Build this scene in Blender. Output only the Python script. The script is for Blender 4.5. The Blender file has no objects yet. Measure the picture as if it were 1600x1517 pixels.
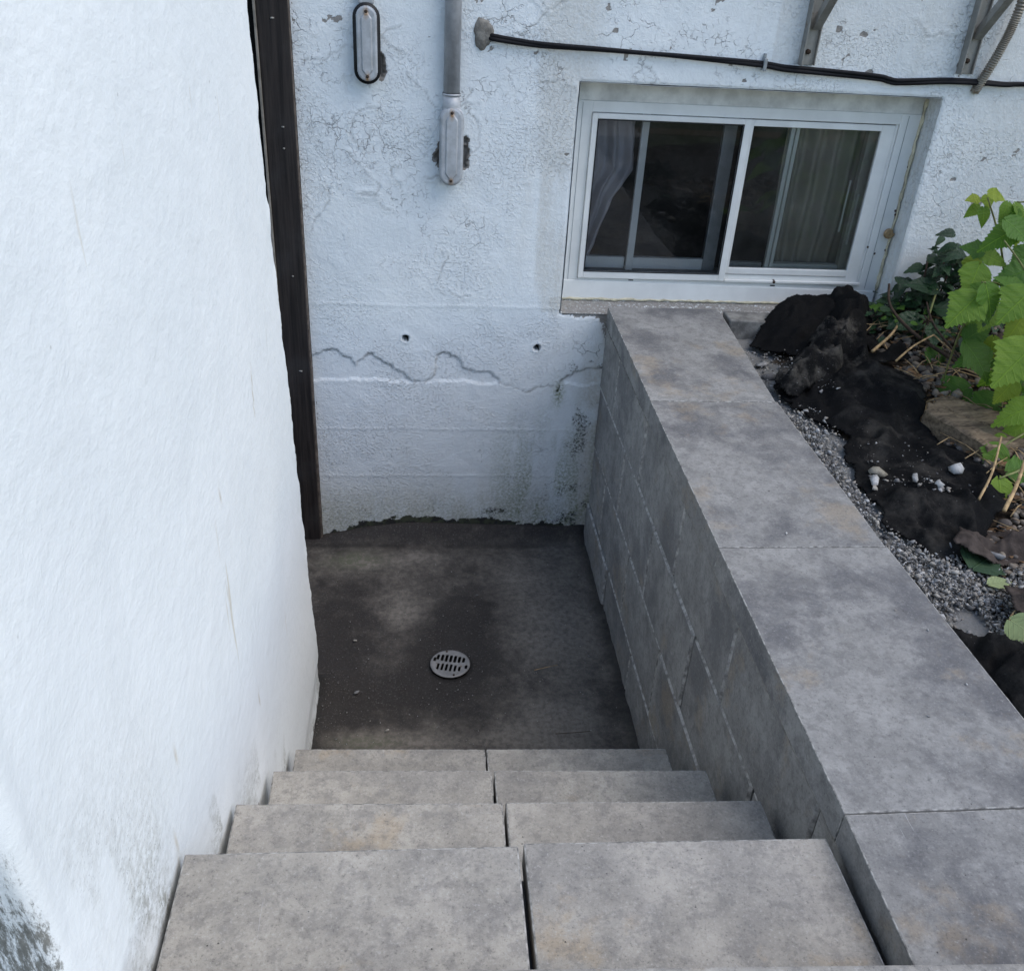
import bpy, bmesh, math, random
import numpy as np
from mathutils import Vector, Matrix
random.seed(7); np.random.seed(7)
S = bpy.context.scene; COL = S.collection
# ---------------------------------------------------------------- camera
RW = [[0.9949909, 0.0018307, 0.0999486], [-0.0840930, -0.5252717, 0.8467691], [0.0540503, -0.8509326, -0.5224867]]
cam = bpy.data.objects.new('camera', bpy.data.cameras.new('camera')); COL.objects.link(cam)
m = Matrix([[RW[i][0], -RW[i][1], -RW[i][2], (0, 0, 2.35)[i]] for i in range(3)] + [[0, 0, 0, 1]])
cam.matrix_world = m
cam.data.sensor_width = 36; cam.data.lens = 1450 / 1600 * 36
cam.data.clip_start = 0.05; cam.data.clip_end = 500
S.camera = cam
# ---------------------------------------------------------------- light
SUN_EL, SUN_AZ = math.radians(55), math.radians(112)     # azimuth clockwise from +Y
w = bpy.data.worlds.new('World'); S.world = w; w.use_nodes = True
wn = w.node_tree; bg = wn.nodes['Background']
sky = wn.nodes.new('ShaderNodeTexSky'); sky.sky_type = 'NISHITA'; sky.sun_disc = False
sky.sun_elevation = SUN_EL; sky.sun_rotation = SUN_AZ
sky.air_density = 1.0; sky.dust_density = 1.0; sky.ozone_density = 1.0
wn.links.new(sky.outputs[0], bg.inputs[0]); bg.inputs[1].default_value = 0.15
sun = bpy.data.objects.new('sun', bpy.data.lights.new('sun', 'SUN')); COL.objects.link(sun)
sun.data.energy = 1.1; sun.data.angle = math.radians(52); sun.data.color = (1, 0.93, 0.84)
sd = Vector((math.sin(SUN_AZ) * math.cos(SUN_EL), math.cos(SUN_AZ) * math.cos(SUN_EL), math.sin(SUN_EL)))
sun.rotation_euler = sd.to_track_quat('Z', 'Y').to_euler()
S.view_settings.view_transform = 'Standard'; S.view_settings.look = 'None'
S.view_settings.gamma = 1; S.view_settings.use_curve_mapping = False
S.view_settings.exposure = 0.76
S.render.resolution_x = 1024; S.render.resolution_y = 970

# ---------------------------------------------------------------- numpy noise
def vnoise(x, y, seed=0):
    r = np.random.RandomState(seed).rand(256, 256)
    xi = np.floor(x).astype(int); yi = np.floor(y).astype(int)
    fx = x - xi; fy = y - yi
    fx = fx * fx * (3 - 2 * fx); fy = fy * fy * (3 - 2 * fy)
    g = lambda a, b: r[a & 255, b & 255]
    return (g(xi, yi) * (1 - fx) + g(xi + 1, yi) * fx) * (1 - fy) + (g(xi, yi + 1) * (1 - fx) + g(xi + 1, yi + 1) * fx) * fy
def fbm(x, y, sc, o=4, seed=0, gain=.5):
    x = np.asarray(x, float); y = np.asarray(y, float)
    s = 0; a = 1; t = 0
    for i in range(o):
        s = s + a * vnoise(x * sc + 17.3 * i, y * sc + 9.1 * i, seed + i); t += a; a *= gain; sc *= 2.03
    return s / t
def sst(a, b, x):
    t = np.clip((x - a) / (b - a), 0, 1); return t * t * (3 - 2 * t)
def dpoly(x, z, pts):
    d = np.full(x.shape, 9.)
    for (ax, az), (bx, bz) in zip(pts[:-1], pts[1:]):
        vx, vz = bx - ax, bz - az; L = vx * vx + vz * vz + 1e-12
        t = np.clip(((x - ax) * vx + (z - az) * vz) / L, 0, 1)
        d = np.minimum(d, np.hypot(x - ax - t * vx, z - az - t * vz))
    return d
def inpoly(x, y, P):
    c = np.zeros(np.shape(x), bool); n = len(P)
    for i in range(n):
        x1, y1 = P[i]; x2, y2 = P[(i + 1) % n]
        if y1 == y2: continue
        c ^= ((y1 > y) != (y2 > y)) & (x < (x2 - x1) * (y - y1) / (y2 - y1) + x1)
    return c

# ---------------------------------------------------------------- object helpers
def tag(o, label=None, cat=None, group=None, kind=None):
    if label: o['label'] = label
    if cat: o['category'] = cat
    if group: o['group'] = group
    if kind: o['kind'] = kind
    return o
def empty(name, loc, label, cat, group=None):
    o = bpy.data.objects.new(name, None); o.location = loc; o.empty_display_size = .05; COL.objects.link(o)
    return tag(o, label, cat, group)
def link(name, me, mat, parent=None):
    o = bpy.data.objects.new(name, me); COL.objects.link(o)
    if mat is not None and not me.materials: me.materials.append(mat)
    if parent is not None:
        o.parent = parent
        l = Vector((0, 0, 0)); p = parent
        while p is not None: l += p.location; p = p.parent
        o.location = -l
    return o
def pydata(name, V, F, mat, parent=None, smooth=True):
    me = bpy.data.meshes.new(name); me.from_pydata([tuple(v) for v in V], [], [tuple(f) for f in F]); me.update()
    if smooth: me.shade_smooth()
    return link(name, me, mat, parent)
def grid_mesh(name, X, Y, Z, mat, parent=None, keep=None, attrs=None, flip=False):
    h, wd = X.shape
    co = np.stack([X, Y, Z], -1).reshape(-1, 3)
    idx = np.arange(h * wd).reshape(h, wd)
    q = np.stack([idx[:-1, :-1], idx[:-1, 1:], idx[1:, 1:], idx[1:, :-1]], -1)
    if flip: q = q[..., ::-1]
    q = q[keep] if keep is not None else q.reshape(-1, 4)
    used = np.zeros(h * wd, bool); used[q.ravel()] = True
    rm = np.cumsum(used) - 1; co = co[used]; q = rm[q]
    me = bpy.data.meshes.new(name)
    me.vertices.add(len(co)); me.vertices.foreach_set('co', co.astype('f').ravel())
    me.loops.add(q.size); me.loops.foreach_set('vertex_index', q.ravel().astype('i'))
    me.polygons.add(len(q)); me.polygons.foreach_set('loop_start', np.arange(0, q.size, 4, dtype='i'))
    me.update(calc_edges=True); me.validate(); me.shade_smooth()
    for k, v in (attrs or {}).items():
        a = me.attributes.new(k, 'FLOAT', 'POINT'); a.data.foreach_set('value', v.reshape(-1)[used].astype('f'))
    return link(name, me, mat, parent)
def hexa(name, P, mat, parent=None, bev=.003, seg=2, jag=0, edge=None):
    """8 corners: bottom 4 (ccw), top 4 (ccw)"""
    bm = bmesh.new(); v = [bm.verts.new(p) for p in P]
    for f in ((3, 2, 1, 0), (4, 5, 6, 7), (0, 1, 5, 4), (1, 2, 6, 5), (2, 3, 7, 6), (3, 0, 4, 7)): bm.faces.new([v[i] for i in f])
    bm.normal_update()
    if bev:
        rb = bmesh.ops.bevel(bm, geom=bm.edges[:], offset=bev, segments=seg, affect='EDGES', profile=.6)
        if edge:
            for f in rb['faces']: f.material_index = 1
    if jag:
        for q in bm.verts: q.co += Vector([random.uniform(-jag, jag) for _ in range(3)])
    me = bpy.data.meshes.new(name); bm.to_mesh(me); bm.free()
    me.materials.append(mat)
    if edge: me.materials.append(edge)
    return link(name, me, mat, parent)
def box(name, x0, x1, y0, y1, z0, z1, mat, parent=None, bev=.002, seg=1):
    return hexa(name, [(x0, y0, z0), (x1, y0, z0), (x1, y1, z0), (x0, y1, z0), (x0, y0, z1), (x1, y0, z1), (x1, y1, z1), (x0, y1, z1)], mat, parent, bev, seg)
def tube_data(pts, rad, n=8, cap=True):
    pts = [Vector(p) for p in pts]; V = []; F = []
    if not hasattr(rad, '__len__'): rad = [rad] * len(pts)
    up = None
    for i, p in enumerate(pts):
        t = (pts[min(i + 1, len(pts) - 1)] - pts[max(i - 1, 0)]).normalized()
        if up is None: up = t.orthogonal().normalized()
        up = (up - t * up.dot(t)).normalized(); b = t.cross(up)
        for k in range(n):
            a = 2 * math.pi * k / n; V.append(p + (up * math.cos(a) + b * math.sin(a)) * rad[i])
    for i in range(len(pts) - 1):
        for k in range(n): F.append((i * n + k, i * n + (k + 1) % n, (i + 1) * n + (k + 1) % n, (i + 1) * n + k))
    if cap:
        F.append(tuple(range(n))[::-1]); F.append(tuple((len(pts) - 1) * n + k for k in range(n)))
    return V, F
def tube(name, pts, rad, mat, parent=None, n=8):
    V, F = tube_data(pts, rad, n); return pydata(name, V, F, mat, parent)
def smooth_pts(pts, k=6):
    P = [Vector(p) for p in pts]; out = []
    for i in range(len(P) - 1):
        a, b, c, d = P[max(i - 1, 0)], P[i], P[i + 1], P[min(i + 2, len(P) - 1)]
        for j in range(k):
            t = j / k; out.append(.5 * ((2 * b) + (c - a) * t + (2 * a - 5 * b + 4 * c - d) * t * t + (3 * b - 3 * c + d - a) * t ** 3))
    out.append(P[-1]); return out

# ---------------------------------------------------------------- materials
class MT:
    def __init__(s, name, rough=.8, spec=.3):
        s.m = bpy.data.materials.new(name); s.m.use_nodes = True; s.nt = s.m.node_tree; s.N = s.nt.nodes
        s.b = s.N['Principled BSDF']; s.b.inputs['Roughness'].default_value = rough
        s.b.inputs['Specular IOR Level'].default_value = spec
        s.tc = s.N.new('ShaderNodeTexCoord').outputs['Object']; s.base_vec = s.tc
    def set(s, n, v): s.lk(v, s.b.inputs[n])
    def lk(s, v, i):
        if hasattr(v, 'is_linked') or isinstance(v, bpy.types.NodeSocket): s.nt.links.new(v, i)
        else: i.default_value = v if not (isinstance(v, tuple) and len(v) == 3 and len(i.default_value) == 4) else (*v, 1)
    def per_object(s):
        oi = s.N.new('ShaderNodeObjectInfo'); a = s.N.new('ShaderNodeVectorMath'); a.operation = 'MULTIPLY_ADD'
        c = s.N.new('ShaderNodeCombineXYZ')
        for i in range(3): s.nt.links.new(oi.outputs['Random'], c.inputs[i])
        s.nt.links.new(c.outputs[0], a.inputs[0]); a.inputs[1].default_value = (37, 53, 71); s.nt.links.new(s.tc, a.inputs[2])
        s.base_vec = a.outputs[0]; return oi.outputs['Random']
    def vec(s, scale=(1, 1, 1), rot=(0, 0, 0), src=None):
        mp = s.N.new('ShaderNodeMapping'); mp.inputs['Scale'].default_value = scale; mp.inputs['Rotation'].default_value = rot
        s.nt.links.new(src or s.base_vec, mp.inputs[0]); return mp.outputs[0]
    def noise(s, sc, det=5, ro=.55, vec=None, dist=0, col=False):
        n = s.N.new('ShaderNodeTexNoise'); n.inputs['Scale'].default_value = sc; n.inputs['Detail'].default_value = det
        n.inputs['Roughness'].default_value = ro; n.inputs['Distortion'].default_value = dist
        s.nt.links.new(vec or s.base_vec, n.inputs['Vector']); return n.outputs['Color' if col else 'Fac']
    def voro(s, sc, feat='F1', vec=None, out='Distance', rnd=1):
        n = s.N.new('ShaderNodeTexVoronoi'); n.feature = feat; n.inputs['Scale'].default_value = sc; n.inputs['Randomness'].default_value = rnd
        s.nt.links.new(vec or s.base_vec, n.inputs['Vector']); return n.outputs[out]
    def warp(s, amt, sc, vec=None, det=3):
        v = vec or s.base_vec; c = s.noise(sc, det, .5, v, col=True)
        a = s.N.new('ShaderNodeVectorMath'); a.operation = 'MULTIPLY_ADD'; s.nt.links.new(c, a.inputs[0])
        a.inputs[1].default_value = (amt,) * 3; s.nt.links.new(v, a.inputs[2]); return a.outputs[0]
    def map(s, v, a, b, c=0., d=1.):
        n = s.N.new('ShaderNodeMapRange'); n.interpolation_type = 'SMOOTHSTEP'
        s.lk(v, n.inputs[0])
        for i, q in enumerate((a, b, c, d)): s.lk(float(q), n.inputs[i + 1])
        return n.outputs[0]
    def math(s, op, a, b=0., clamp=False):
        n = s.N.new('ShaderNodeMath'); n.operation = op; n.use_clamp = clamp
        s.lk(a, n.inputs[0]); s.lk(b, n.inputs[1]); return n.outputs[0]
    def mix(s, f, a, b, mode='MIX'):
        n = s.N.new('ShaderNodeMix'); n.data_type = 'RGBA'; n.blend_type = mode
        s.lk(f, n.inputs[0]); s.lk(a, n.inputs[6]); s.lk(b, n.inputs[7]); return n.outputs[2]
    def attr(s, name):
        n = s.N.new('ShaderNodeAttribute'); n.attribute_name = name; return n.outputs['Fac']
    def bump(s, h, dist, strength=1., prev=None):
        n = s.N.new('ShaderNodeBump'); n.inputs['Strength'].default_value = strength; n.inputs['Distance'].default_value = dist
        s.lk(h, n.inputs['Height'])
        if prev: s.nt.links.new(prev, n.inputs['Normal'])
        s.nt.links.new(n.outputs[0], s.b.inputs['Normal']); return n.outputs[0]

def simple(name, col, rough=.6, spec=.4, metal=0, var=.25, sc=30, bmp=.0006):
    t = MT(name, rough, spec); t.per_object()
    n = t.noise(sc, 6, .6); d = tuple(c * (1 - var) for c in col); l = tuple(min(c * (1 + var), 1) for c in col)
    t.set('Base Color', t.mix(t.map(n, .3, .7), d, l)); t.b.inputs['Metallic'].default_value = metal
    t.bump(t.noise(sc * 6, 4), bmp); return t.m

def mat_paint():
    t = MT('peeling_white_wall_paint', .62, .35)
    fine = t.noise(170, 5, .65); mid = t.noise(60, 6, .6); big = t.noise(2.2, 5, .6)
    wv = t.warp(.060, 22, det=6)
    cr = t.voro(12, 'DISTANCE_TO_EDGE', wv); wv2 = t.warp(.03, 45, det=5); cr2 = t.voro(42, 'DISTANCE_TO_EDGE', wv2)
    sz = t.N.new('ShaderNodeSeparateXYZ'); t.nt.links.new(t.tc, sz.inputs[0]); up_ = t.map(sz.outputs[2], 1.0, 1.5, -.05, .012)
    msk = t.map(t.math('ADD', t.noise(3.1, 5, .6), up_), .54, .64); msk2 = t.map(t.math('ADD', t.noise(4.3, 4, .6), up_), .53, .64)
    line = t.math('MULTIPLY', t.map(cr, 0, .022, 1, 0), msk); line2 = t.math('MULTIPLY', t.map(cr2, 0, .05, 1, 0), msk2)
    brk = t.map(t.noise(45, 3), .45, .58); line2 = t.math('MULTIPLY', line2, brk)
    line = t.math('MULTIPLY', line, t.map(t.noise(17, 3), .40, .55))
    al = t.math('MAXIMUM', line, line2); al = t.math('MULTIPLY', al, t.map(t.noise(7, 4, .6), .35, .6, .25, 1))
    base = t.mix(t.map(big, .35, .65), (.73, .775, .79), (.80, .835, .835))
    base = t.mix(t.math('MULTIPLY', t.map(mid, .4, .75), .25), base, (.62, .64, .66))
    streak = t.noise(1, 6, .65, t.vec((16, 16, 1.1)))
    base = t.mix(t.math('MULTIPLY', t.map(streak, .55, .8), .28), base, (.55, .55, .50))
    base = t.mix(t.math('MULTIPLY', al, .58), base, (.20, .20, .21))
    base = t.mix(t.map(fine, .60, .74, 0, .22), base, (.40, .41, .43))
    # small chips and pits
    pits = t.math('MULTIPLY', t.map(t.voro(55), .0, .16, 1, 0), t.map(t.noise(8, 3), .60, .68))
    base = t.mix(t.math('MULTIPLY', pits, .8), base, (.12, .12, .11))
    # masks written on the mesh
    g = t.noise(90, 6, .7)
    rust = t.math('MULTIPLY', t.attr('rust'), t.map(g, .25, .7, .35, 1))
    base = t.mix(rust, base, (.42, .37, .28))
    green = t.math('MULTIPLY', t.attr('green'), t.map(g, .35, .65))
    base = t.mix(green, base, (.25, .29, .18))
    bare = t.map(t.math('ADD', t.attr('bare'), t.math('MULTIPLY', t.math('SUBTRACT', g, .5), .9)), .42, .56)
    stone = t.mix(t.noise(45, 6, .7), (.13, .12, .11), (.40, .38, .35))
    base = t.mix(bare, base, stone)
    moss = t.map(t.math('ADD', t.attr('moss'), t.math('MULTIPLY', t.math('SUBTRACT', t.noise(85, 8, .8), .5), 2.0)), .44, .80)
    mossc = t.mix(t.map(t.noise(30, 3), .45, .6), (.030, .030, .028), (.065, .072, .045))
    base = t.mix(moss, base, mossc)
    base = t.mix(t.attr('dark'), base, (.012, .011, .010))
    base = t.mix(t.math('MULTIPLY', t.attr('line'), .8), base, (.15, .145, .14))
    t.set('Base Color', base)
    flake = t.voro(12, 'F1', wv, 'Color'); sp = t.N.new('ShaderNodeSeparateColor'); t.nt.links.new(flake, sp.inputs[0])
    h = t.math('ADD', t.math('MULTIPLY', fine, .5), t.math('MULTIPLY', mid, .9)); h = t.math('ADD', h, t.math('MULTIPLY', t.map(t.noise(95, 4, .6), .50, .62), t.map(t.noise(3.3, 4, .6), .42, .62, .15, .9)))
    h = t.math('SUBTRACT', h, t.math('MULTIPLY', al, 1.4))
    h = t.math('ADD', h, t.math('MULTIPLY', t.math('MULTIPLY', sp.outputs[0], msk), .5))
    h = t.math('SUBTRACT', h, t.math('MULTIPLY', bare, .8))
    t.bump(h, .0026, .85); return t.m

def mat_stucco():
    t = MT('smooth_white_stucco_paint', .6, .3)
    v = t.vec((1, .85, 1.05))
    fine = t.noise(120, 5, .65, v); mid = t.noise(42, 6, .62, v); big = t.noise(1.8, 5, .6)
    base = t.mix(t.map(big, .35, .65), (.77, .805, .805), (.82, .85, .845))
    base = t.mix(t.math('MULTIPLY', t.map(t.noise(1, 6, .65, t.vec((14, 14, .9))), .52, .8), .18), base, (.66, .66, .63))
    lg = t.noise(1, 3, .5, t.vec((26, 26, 2.2)))
    base = t.mix(t.math('MULTIPLY', t.map(lg, .70, .77), .5), base, (.50, .42, .28))
    pits = t.math('MULTIPLY', t.map(t.voro(26), .0, .10, 1, 0), t.map(t.noise(5, 3), .62, .68))
    base = t.mix(t.math('MULTIPLY', pits, .6), base, (.22, .21, .19))
    g = t.noise(70, 7, .7, v)
    base = t.mix(t.math('MULTIPLY', t.attr('grime'), t.map(g, .35, .65)), base, (.33, .33, .29))
    speck = t.math('MULTIPLY', t.attr('grime'), t.map(t.noise(260, 3), .62, .66))
    base = t.mix(t.math('MULTIPLY', speck, .9), base, (.06, .06, .055))
    base = t.mix(t.math('MULTIPLY', t.attr('rust'), .8), base, (.48, .40, .28))
    mo = t.map(t.math('ADD', t.attr('moss'), t.math('MULTIPLY', t.math('SUBTRACT', t.noise(30, 9, .8, t.vec((5, 1, 1))), .5), 2.4)), .40, .75)
    base = t.mix(mo, base, t.mix(t.noise(60, 6, .7, t.vec((4, 1, 1))), (.05, .052, .045), (.34, .34, .31)))
    t.set('Base Color', base)
    h = t.math('ADD', t.math('MULTIPLY', fine, .5), t.math('MULTIPLY', mid, 1.8))
    t.bump(h, .0017, .65); return t.m

def mat_paver(name, tone=1.0, warm=.5, dark=.5, cool=(.230, .225, .212)):
    t = MT(name, .82, .25); ro_ = t.per_object()
    q3 = lambda c: tuple(tone * q for q in c)
    big = t.noise(3.4, 8, .68, t.warp(.10, 6)); b2 = t.noise(7.5, 9, .72); mid = t.noise(36, 7, .72); fine = t.noise(165, 5, .8)
    c = t.mix(t.map(b2, .40, .62), q3(tuple(q * 1.05 for q in cool)), q3(tuple(q * 1.38 for q in cool)))
    c = t.mix(t.math('MULTIPLY', t.map(big, .46, .64), dark), c, q3((.105, .105, .110)))
    c = t.mix(t.math('MULTIPLY', t.map(t.noise(3.9, 7, .7), .55, .66), warm * .6), c, q3((.31, .245, .165)))
    c = t.mix(t.map(mid, .46, .62, 0, .45), c, q3((.135, .13, .125)))
    c = t.mix(t.map(fine, .53, .70, 0, .42), c, q3((.46, .45, .43)))
    c = t.mix(t.map(fine, .46, .32, 0, .60), c, q3((.075, .073, .070)))
    pit = t.math('MULTIPLY', t.map(t.voro(60), .0, .12, 1, 0), t.map(t.noise(14, 2), .55, .6))
    c = t.mix(pit, c, (.05, .048, .045))
    scr = t.math('MULTIPLY', t.map(t.noise(1, 3, .6, t.vec((230, 9, 60), (0, 0, .6))), .70, .76), t.map(t.noise(7, 3), .55, .62))
    c = t.mix(t.math('MULTIPLY', scr, .6), c, (.5, .5, .5))
    c = t.mix(t.map(ro_, 0, 1, 0, .38 if tone < 1 else .14), c, (.05, .05, .055))
    t.set('Base Color', c)
    h = t.math('ADD', fine, t.math('MULTIPLY', mid, 1.5)); h = t.math('SUBTRACT', h, t.math('MULTIPLY', pit, 1.5))
    t.bump(h, .0016, .9); return t.m

def mat_floor():
    t = MT('dirty_damp_concrete', .75, .3)
    mid = t.noise(11, 10, .74, t.warp(.05, 9)); fine = t.noise(140, 5, .78); g = t.noise(45, 6, .72)
    f = t.map(t.math('ADD', t.attr('clean'), t.math('MULTIPLY', t.math('SUBTRACT', mid, .5), 1.9)), .0, 1.25)
    c = t.mix(f, (.034, .029, .026), (.225, .200, .170))
    c = t.mix(t.map(g, .35, .7, .0, .55), c, (.030, .028, .026))
    c = t.mix(t.map(fine, .54, .70, 0, .42), c, (.23, .22, .21))
    c = t.mix(t.map(t.noise(300, 2), .72, .76, 0, .6), c, (.40, .39, .36))
    c = t.mix(t.math('MULTIPLY', t.attr('green'), t.map(g, .4, .6, .1, .7)), c, (.11, .125, .07))
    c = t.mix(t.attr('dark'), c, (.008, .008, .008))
    t.set('Base Color', c); t.set('Roughness', t.map(mid, .3, .7, .6, .88))
    t.bump(t.math('ADD', t.math('MULTIPLY', fine, .8), t.math('MULTIPLY', g, 1.5)), .0035, .9); return t.m

def mat_leaf(name, a, b, trans=.35, rough=.45):
    t = MT(name, rough, .4); t.per_object()
    oi = t.N.new('ShaderNodeObjectInfo').outputs['Random']
    lx = t.attr('lx'); ly = t.attr('ly'); fr_ = t.math('FRACT', t.math('MULTIPLY', t.math('SUBTRACT', ly, t.math('MULTIPLY', lx, .75)), 6.5)); side = t.map(t.math('ABSOLUTE', t.math('SUBTRACT', fr_, .5)), .0, .11, 1, 0); vein = t.math('MAXIMUM', t.map(lx, .0, .022, 1, 0), t.math('MULTIPLY', side, .7)); n = t.noise(60, 5, .6)
    c = t.mix(oi, a, b); c = t.mix(t.map(n, .35, .7, 0, .4), c, tuple(q * .6 for q in a))
    c = t.mix(t.map(vein, .2, 1., 0, .5), c, tuple(min(q * 1.5, 1) for q in b))
    c = t.mix(t.map(t.noise(220, 2), .70, .73, 0, .5), c, (.12, .09, .03))
    t.set('Base Color', c)
    t.bump(t.math('SUBTRACT', t.noise(130, 3), t.math('MULTIPLY', vein, 1.5)), .0016, .8)
    tr = t.N.new('ShaderNodeBsdfTranslucent'); t.nt.links.new(c, tr.inputs[0]); mx = t.N.new('ShaderNodeMixShader'); mx.inputs[0].default_value = trans
    out = t.N['Material Output']; t.nt.links.new(t.b.outputs[0], mx.inputs[1]); t.nt.links.new(tr.outputs[0], mx.inputs[2]); t.nt.links.new(mx.outputs[0], out.inputs[0])
    return t.m

def mat_fabric():
    t = MT('black_geotextile_fabric', .95, .05)
    n = t.noise(420, 4, .8); d = t.noise(9, 6, .7); sp = t.noise(260, 3, .6)
    c = t.mix(t.map(n, .35, .75), (.0055, .0055, .0058), (.017, .017, .017))
    dust = t.math('MULTIPLY', t.attr('dust'), t.map(d, .45, .68))
    c = t.mix(t.math('MULTIPLY', dust, .6), c, (.13, .12, .105))
    c = t.mix(t.math('MULTIPLY', t.map(sp, .70, .73), t.math('ADD', t.math('MULTIPLY', t.attr('dust'), .8), .12)), c, (.38, .37, .35))
    t.set('Base Color', c); t.bump(t.math('ADD', n, t.math('MULTIPLY', t.noise(60, 4), 2.)), .002, .8); return t.m

def mat_wood(name, dk, lt, along=(2, 60, 60), rough=.7, bd=.0015, rz=0):
    t = MT(name, rough, .3)
    g = t.noise(1, 7, .65, t.vec(along, (0, 0, rz))); g2 = t.noise(1, 4, .6, t.vec(tuple(q * 3 for q in along), (0, 0, rz)))
    c = t.mix(t.map(g, .3, .7), dk, lt); c = t.mix(t.map(g2, .5, .75, 0, .5), c, tuple(q * .4 for q in dk))
    c = t.mix(t.map(t.noise(5, 4), .5, .7, 0, .35), c, tuple((q + .03) * 1.2 for q in dk))
    t.set('Base Color', c); t.bump(t.math('ADD', g, t.math('MULTIPLY', g2, .7)), bd, .9); return t.m

def mat_metal(name, col, rough=.45, metal=.6, rust=.0, rz=None):
    t = MT(name, rough, .5); t.b.inputs['Metallic'].default_value = metal
    n = t.noise(25, 6, .65); c = t.mix(t.map(n, .3, .7), tuple(q * .7 for q in col), col)
    c = t.mix(t.map(t.noise(1, 5, .6, t.vec((60, 60, 4))), .5, .75, 0, .35), c, tuple(q * .45 for q in col))
    if rust: c = t.mix(t.map(t.noise(38, 6, .7), .62 - rust * .1, .70 - rust * .1, 0, .8), c, (.16, .09, .04))
    ra = t.attr('rust'); c = t.mix(t.math('MULTIPLY', ra, t.map(t.noise(120, 4), .3, .6, .5, 1)), c, (.28, .15, .05))
    t.set('Base Color', c); t.set('Roughness', t.map(n, .3, .7, rough - .1, rough + .15))
    t.set('Metallic', t.math('SUBTRACT', metal, ra, True)); t.bump(t.noise(160, 4), .0005, .7); return t.m

def mat_glass(name, tint, dust):
    m = bpy.data.materials.new(name); m.use_nodes = True; nt = m.node_tree; N = nt.nodes; N.clear()
    out = N.new('ShaderNodeOutputMaterial'); tr = N.new('ShaderNodeBsdfTransparent'); tr.inputs[0].default_value = (*tint, 1)
    gl = N.new('ShaderNodeBsdfGlossy'); gl.inputs['Roughness'].default_value = .02
    fr = N.new('ShaderNodeFresnel'); fr.inputs[0].default_value = 1.5
    m1 = N.new('ShaderNodeMixShader'); df = N.new('ShaderNodeBsdfDiffuse'); df.inputs[0].default_value = (.5, .5, .48, 1)
    tc = N.new('ShaderNodeTexCoord'); no = N.new('ShaderNodeTexNoise'); no.inputs['Scale'].default_value = 6; no.inputs['Detail'].default_value = 7
    mr = N.new('ShaderNodeMapRange'); mr.inputs[1].default_value = .35; mr.inputs[2].default_value = .8; mr.inputs[3].default_value = dust * .3; mr.inputs[4].default_value = dust * 1.6
    m2 = N.new('ShaderNodeMixShader'); L = nt.links.new
    L(tc.outputs['Object'], no.inputs['Vector']); L(no.outputs['Fac'], mr.inputs[0]); L(mr.outputs[0], m2.inputs[0])
    L(fr.outputs[0], m1.inputs[0]); L(tr.outputs[0], m1.inputs[1]); L(gl.outputs[0], m1.inputs[2]); L(m1.outputs[0], m2.inputs[1]); L(df.outputs[0], m2.inputs[2]); L(m2.outputs[0], out.inputs[0])
    return m

M_PAINT = mat_paint(); M_STUC = mat_stucco()
M_CAP = mat_paver('mottled_grey_cap_paver', 1.08, .8, .85); M_BLK = mat_paver('grey_wall_block', 1.08, .7, .6); M_TRD = mat_paver('warm_grey_tread_paver', 1.22, .9, .30, (.250, .234, .206))
M_BEDGE = simple('worn_lit_block_edge', (.33, .32, .30), .9, .2, var=.5, sc=45, bmp=.001); M_EDGE = simple('worn_lit_paver_edge', (.29, .282, .262), .9, .2, var=.55, sc=70, bmp=.001); M_FLOOR = mat_floor(); M_FAB = mat_fabric()  # edge colours: pale wear plus the lit-chamfer highlight painted onto the bevel faces
M_DWOOD = mat_wood('dark_stained_wood', (.010, .008, .008), (.034, .027, .024), (70, 70, 2.5))
M_LOG = mat_wood('weathered_split_timber', (.070, .050, .032), (.26, .195, .125), (4, 60, 60), .85, .003, 1.05)
M_LOGEND = mat_wood('fresh_broken_timber', (.16, .09, .04), (.45, .29, .14), (30, 30, 30), .85, .004)
M_VINYL = simple('white_window_vinyl', (.70, .71, .69), .4, .5, var=.06, sc=9, bmp=.0002)
M_ALU = simple('grey_aluminium_rail', (.30, .32, .33), .4, .5, metal=.3, var=.12)
M_GASK = simple('black_rubber', (.012, .012, .013), .55, .4)
M_CABLE = simple('black_cable_sheath', (.006, .006, .008), .7, .25, bmp=.0002)
M_GALV = mat_metal('dull_galvanised_steel', (.46, .47, .49), .5, .3)
M_CAST = mat_metal('cast_aluminium_fitting', (.50, .52, .54), .5, .25)
M_BRKT = mat_metal('weathered_bracket_steel', (.34, .33, .30), .55, .4, rust=.3)
M_GRATE = mat_metal('worn_drain_grate_metal', (.30, .29, .28), .55, .35, rust=.2)
M_FLEX = mat_metal('armoured_flex_conduit', (.30, .27, .22), .5, .5, rust=.6)
M_MORTAR = simple('grey_mortar', (.20, .19, .17), .9, .2, var=.35, sc=40, bmp=.002)
M_CONC = simple('old_grey_concrete', (.20, .195, .18), .9, .2, var=.35, sc=25, bmp=.002)
M_CAULK = simple('yellowed_caulk', (.50, .46, .33), .6, .3, var=.3, sc=30, bmp=.001)
M_DARKROOM = simple('dim_room_wall', (.035, .034, .032), .9, .1)
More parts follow.
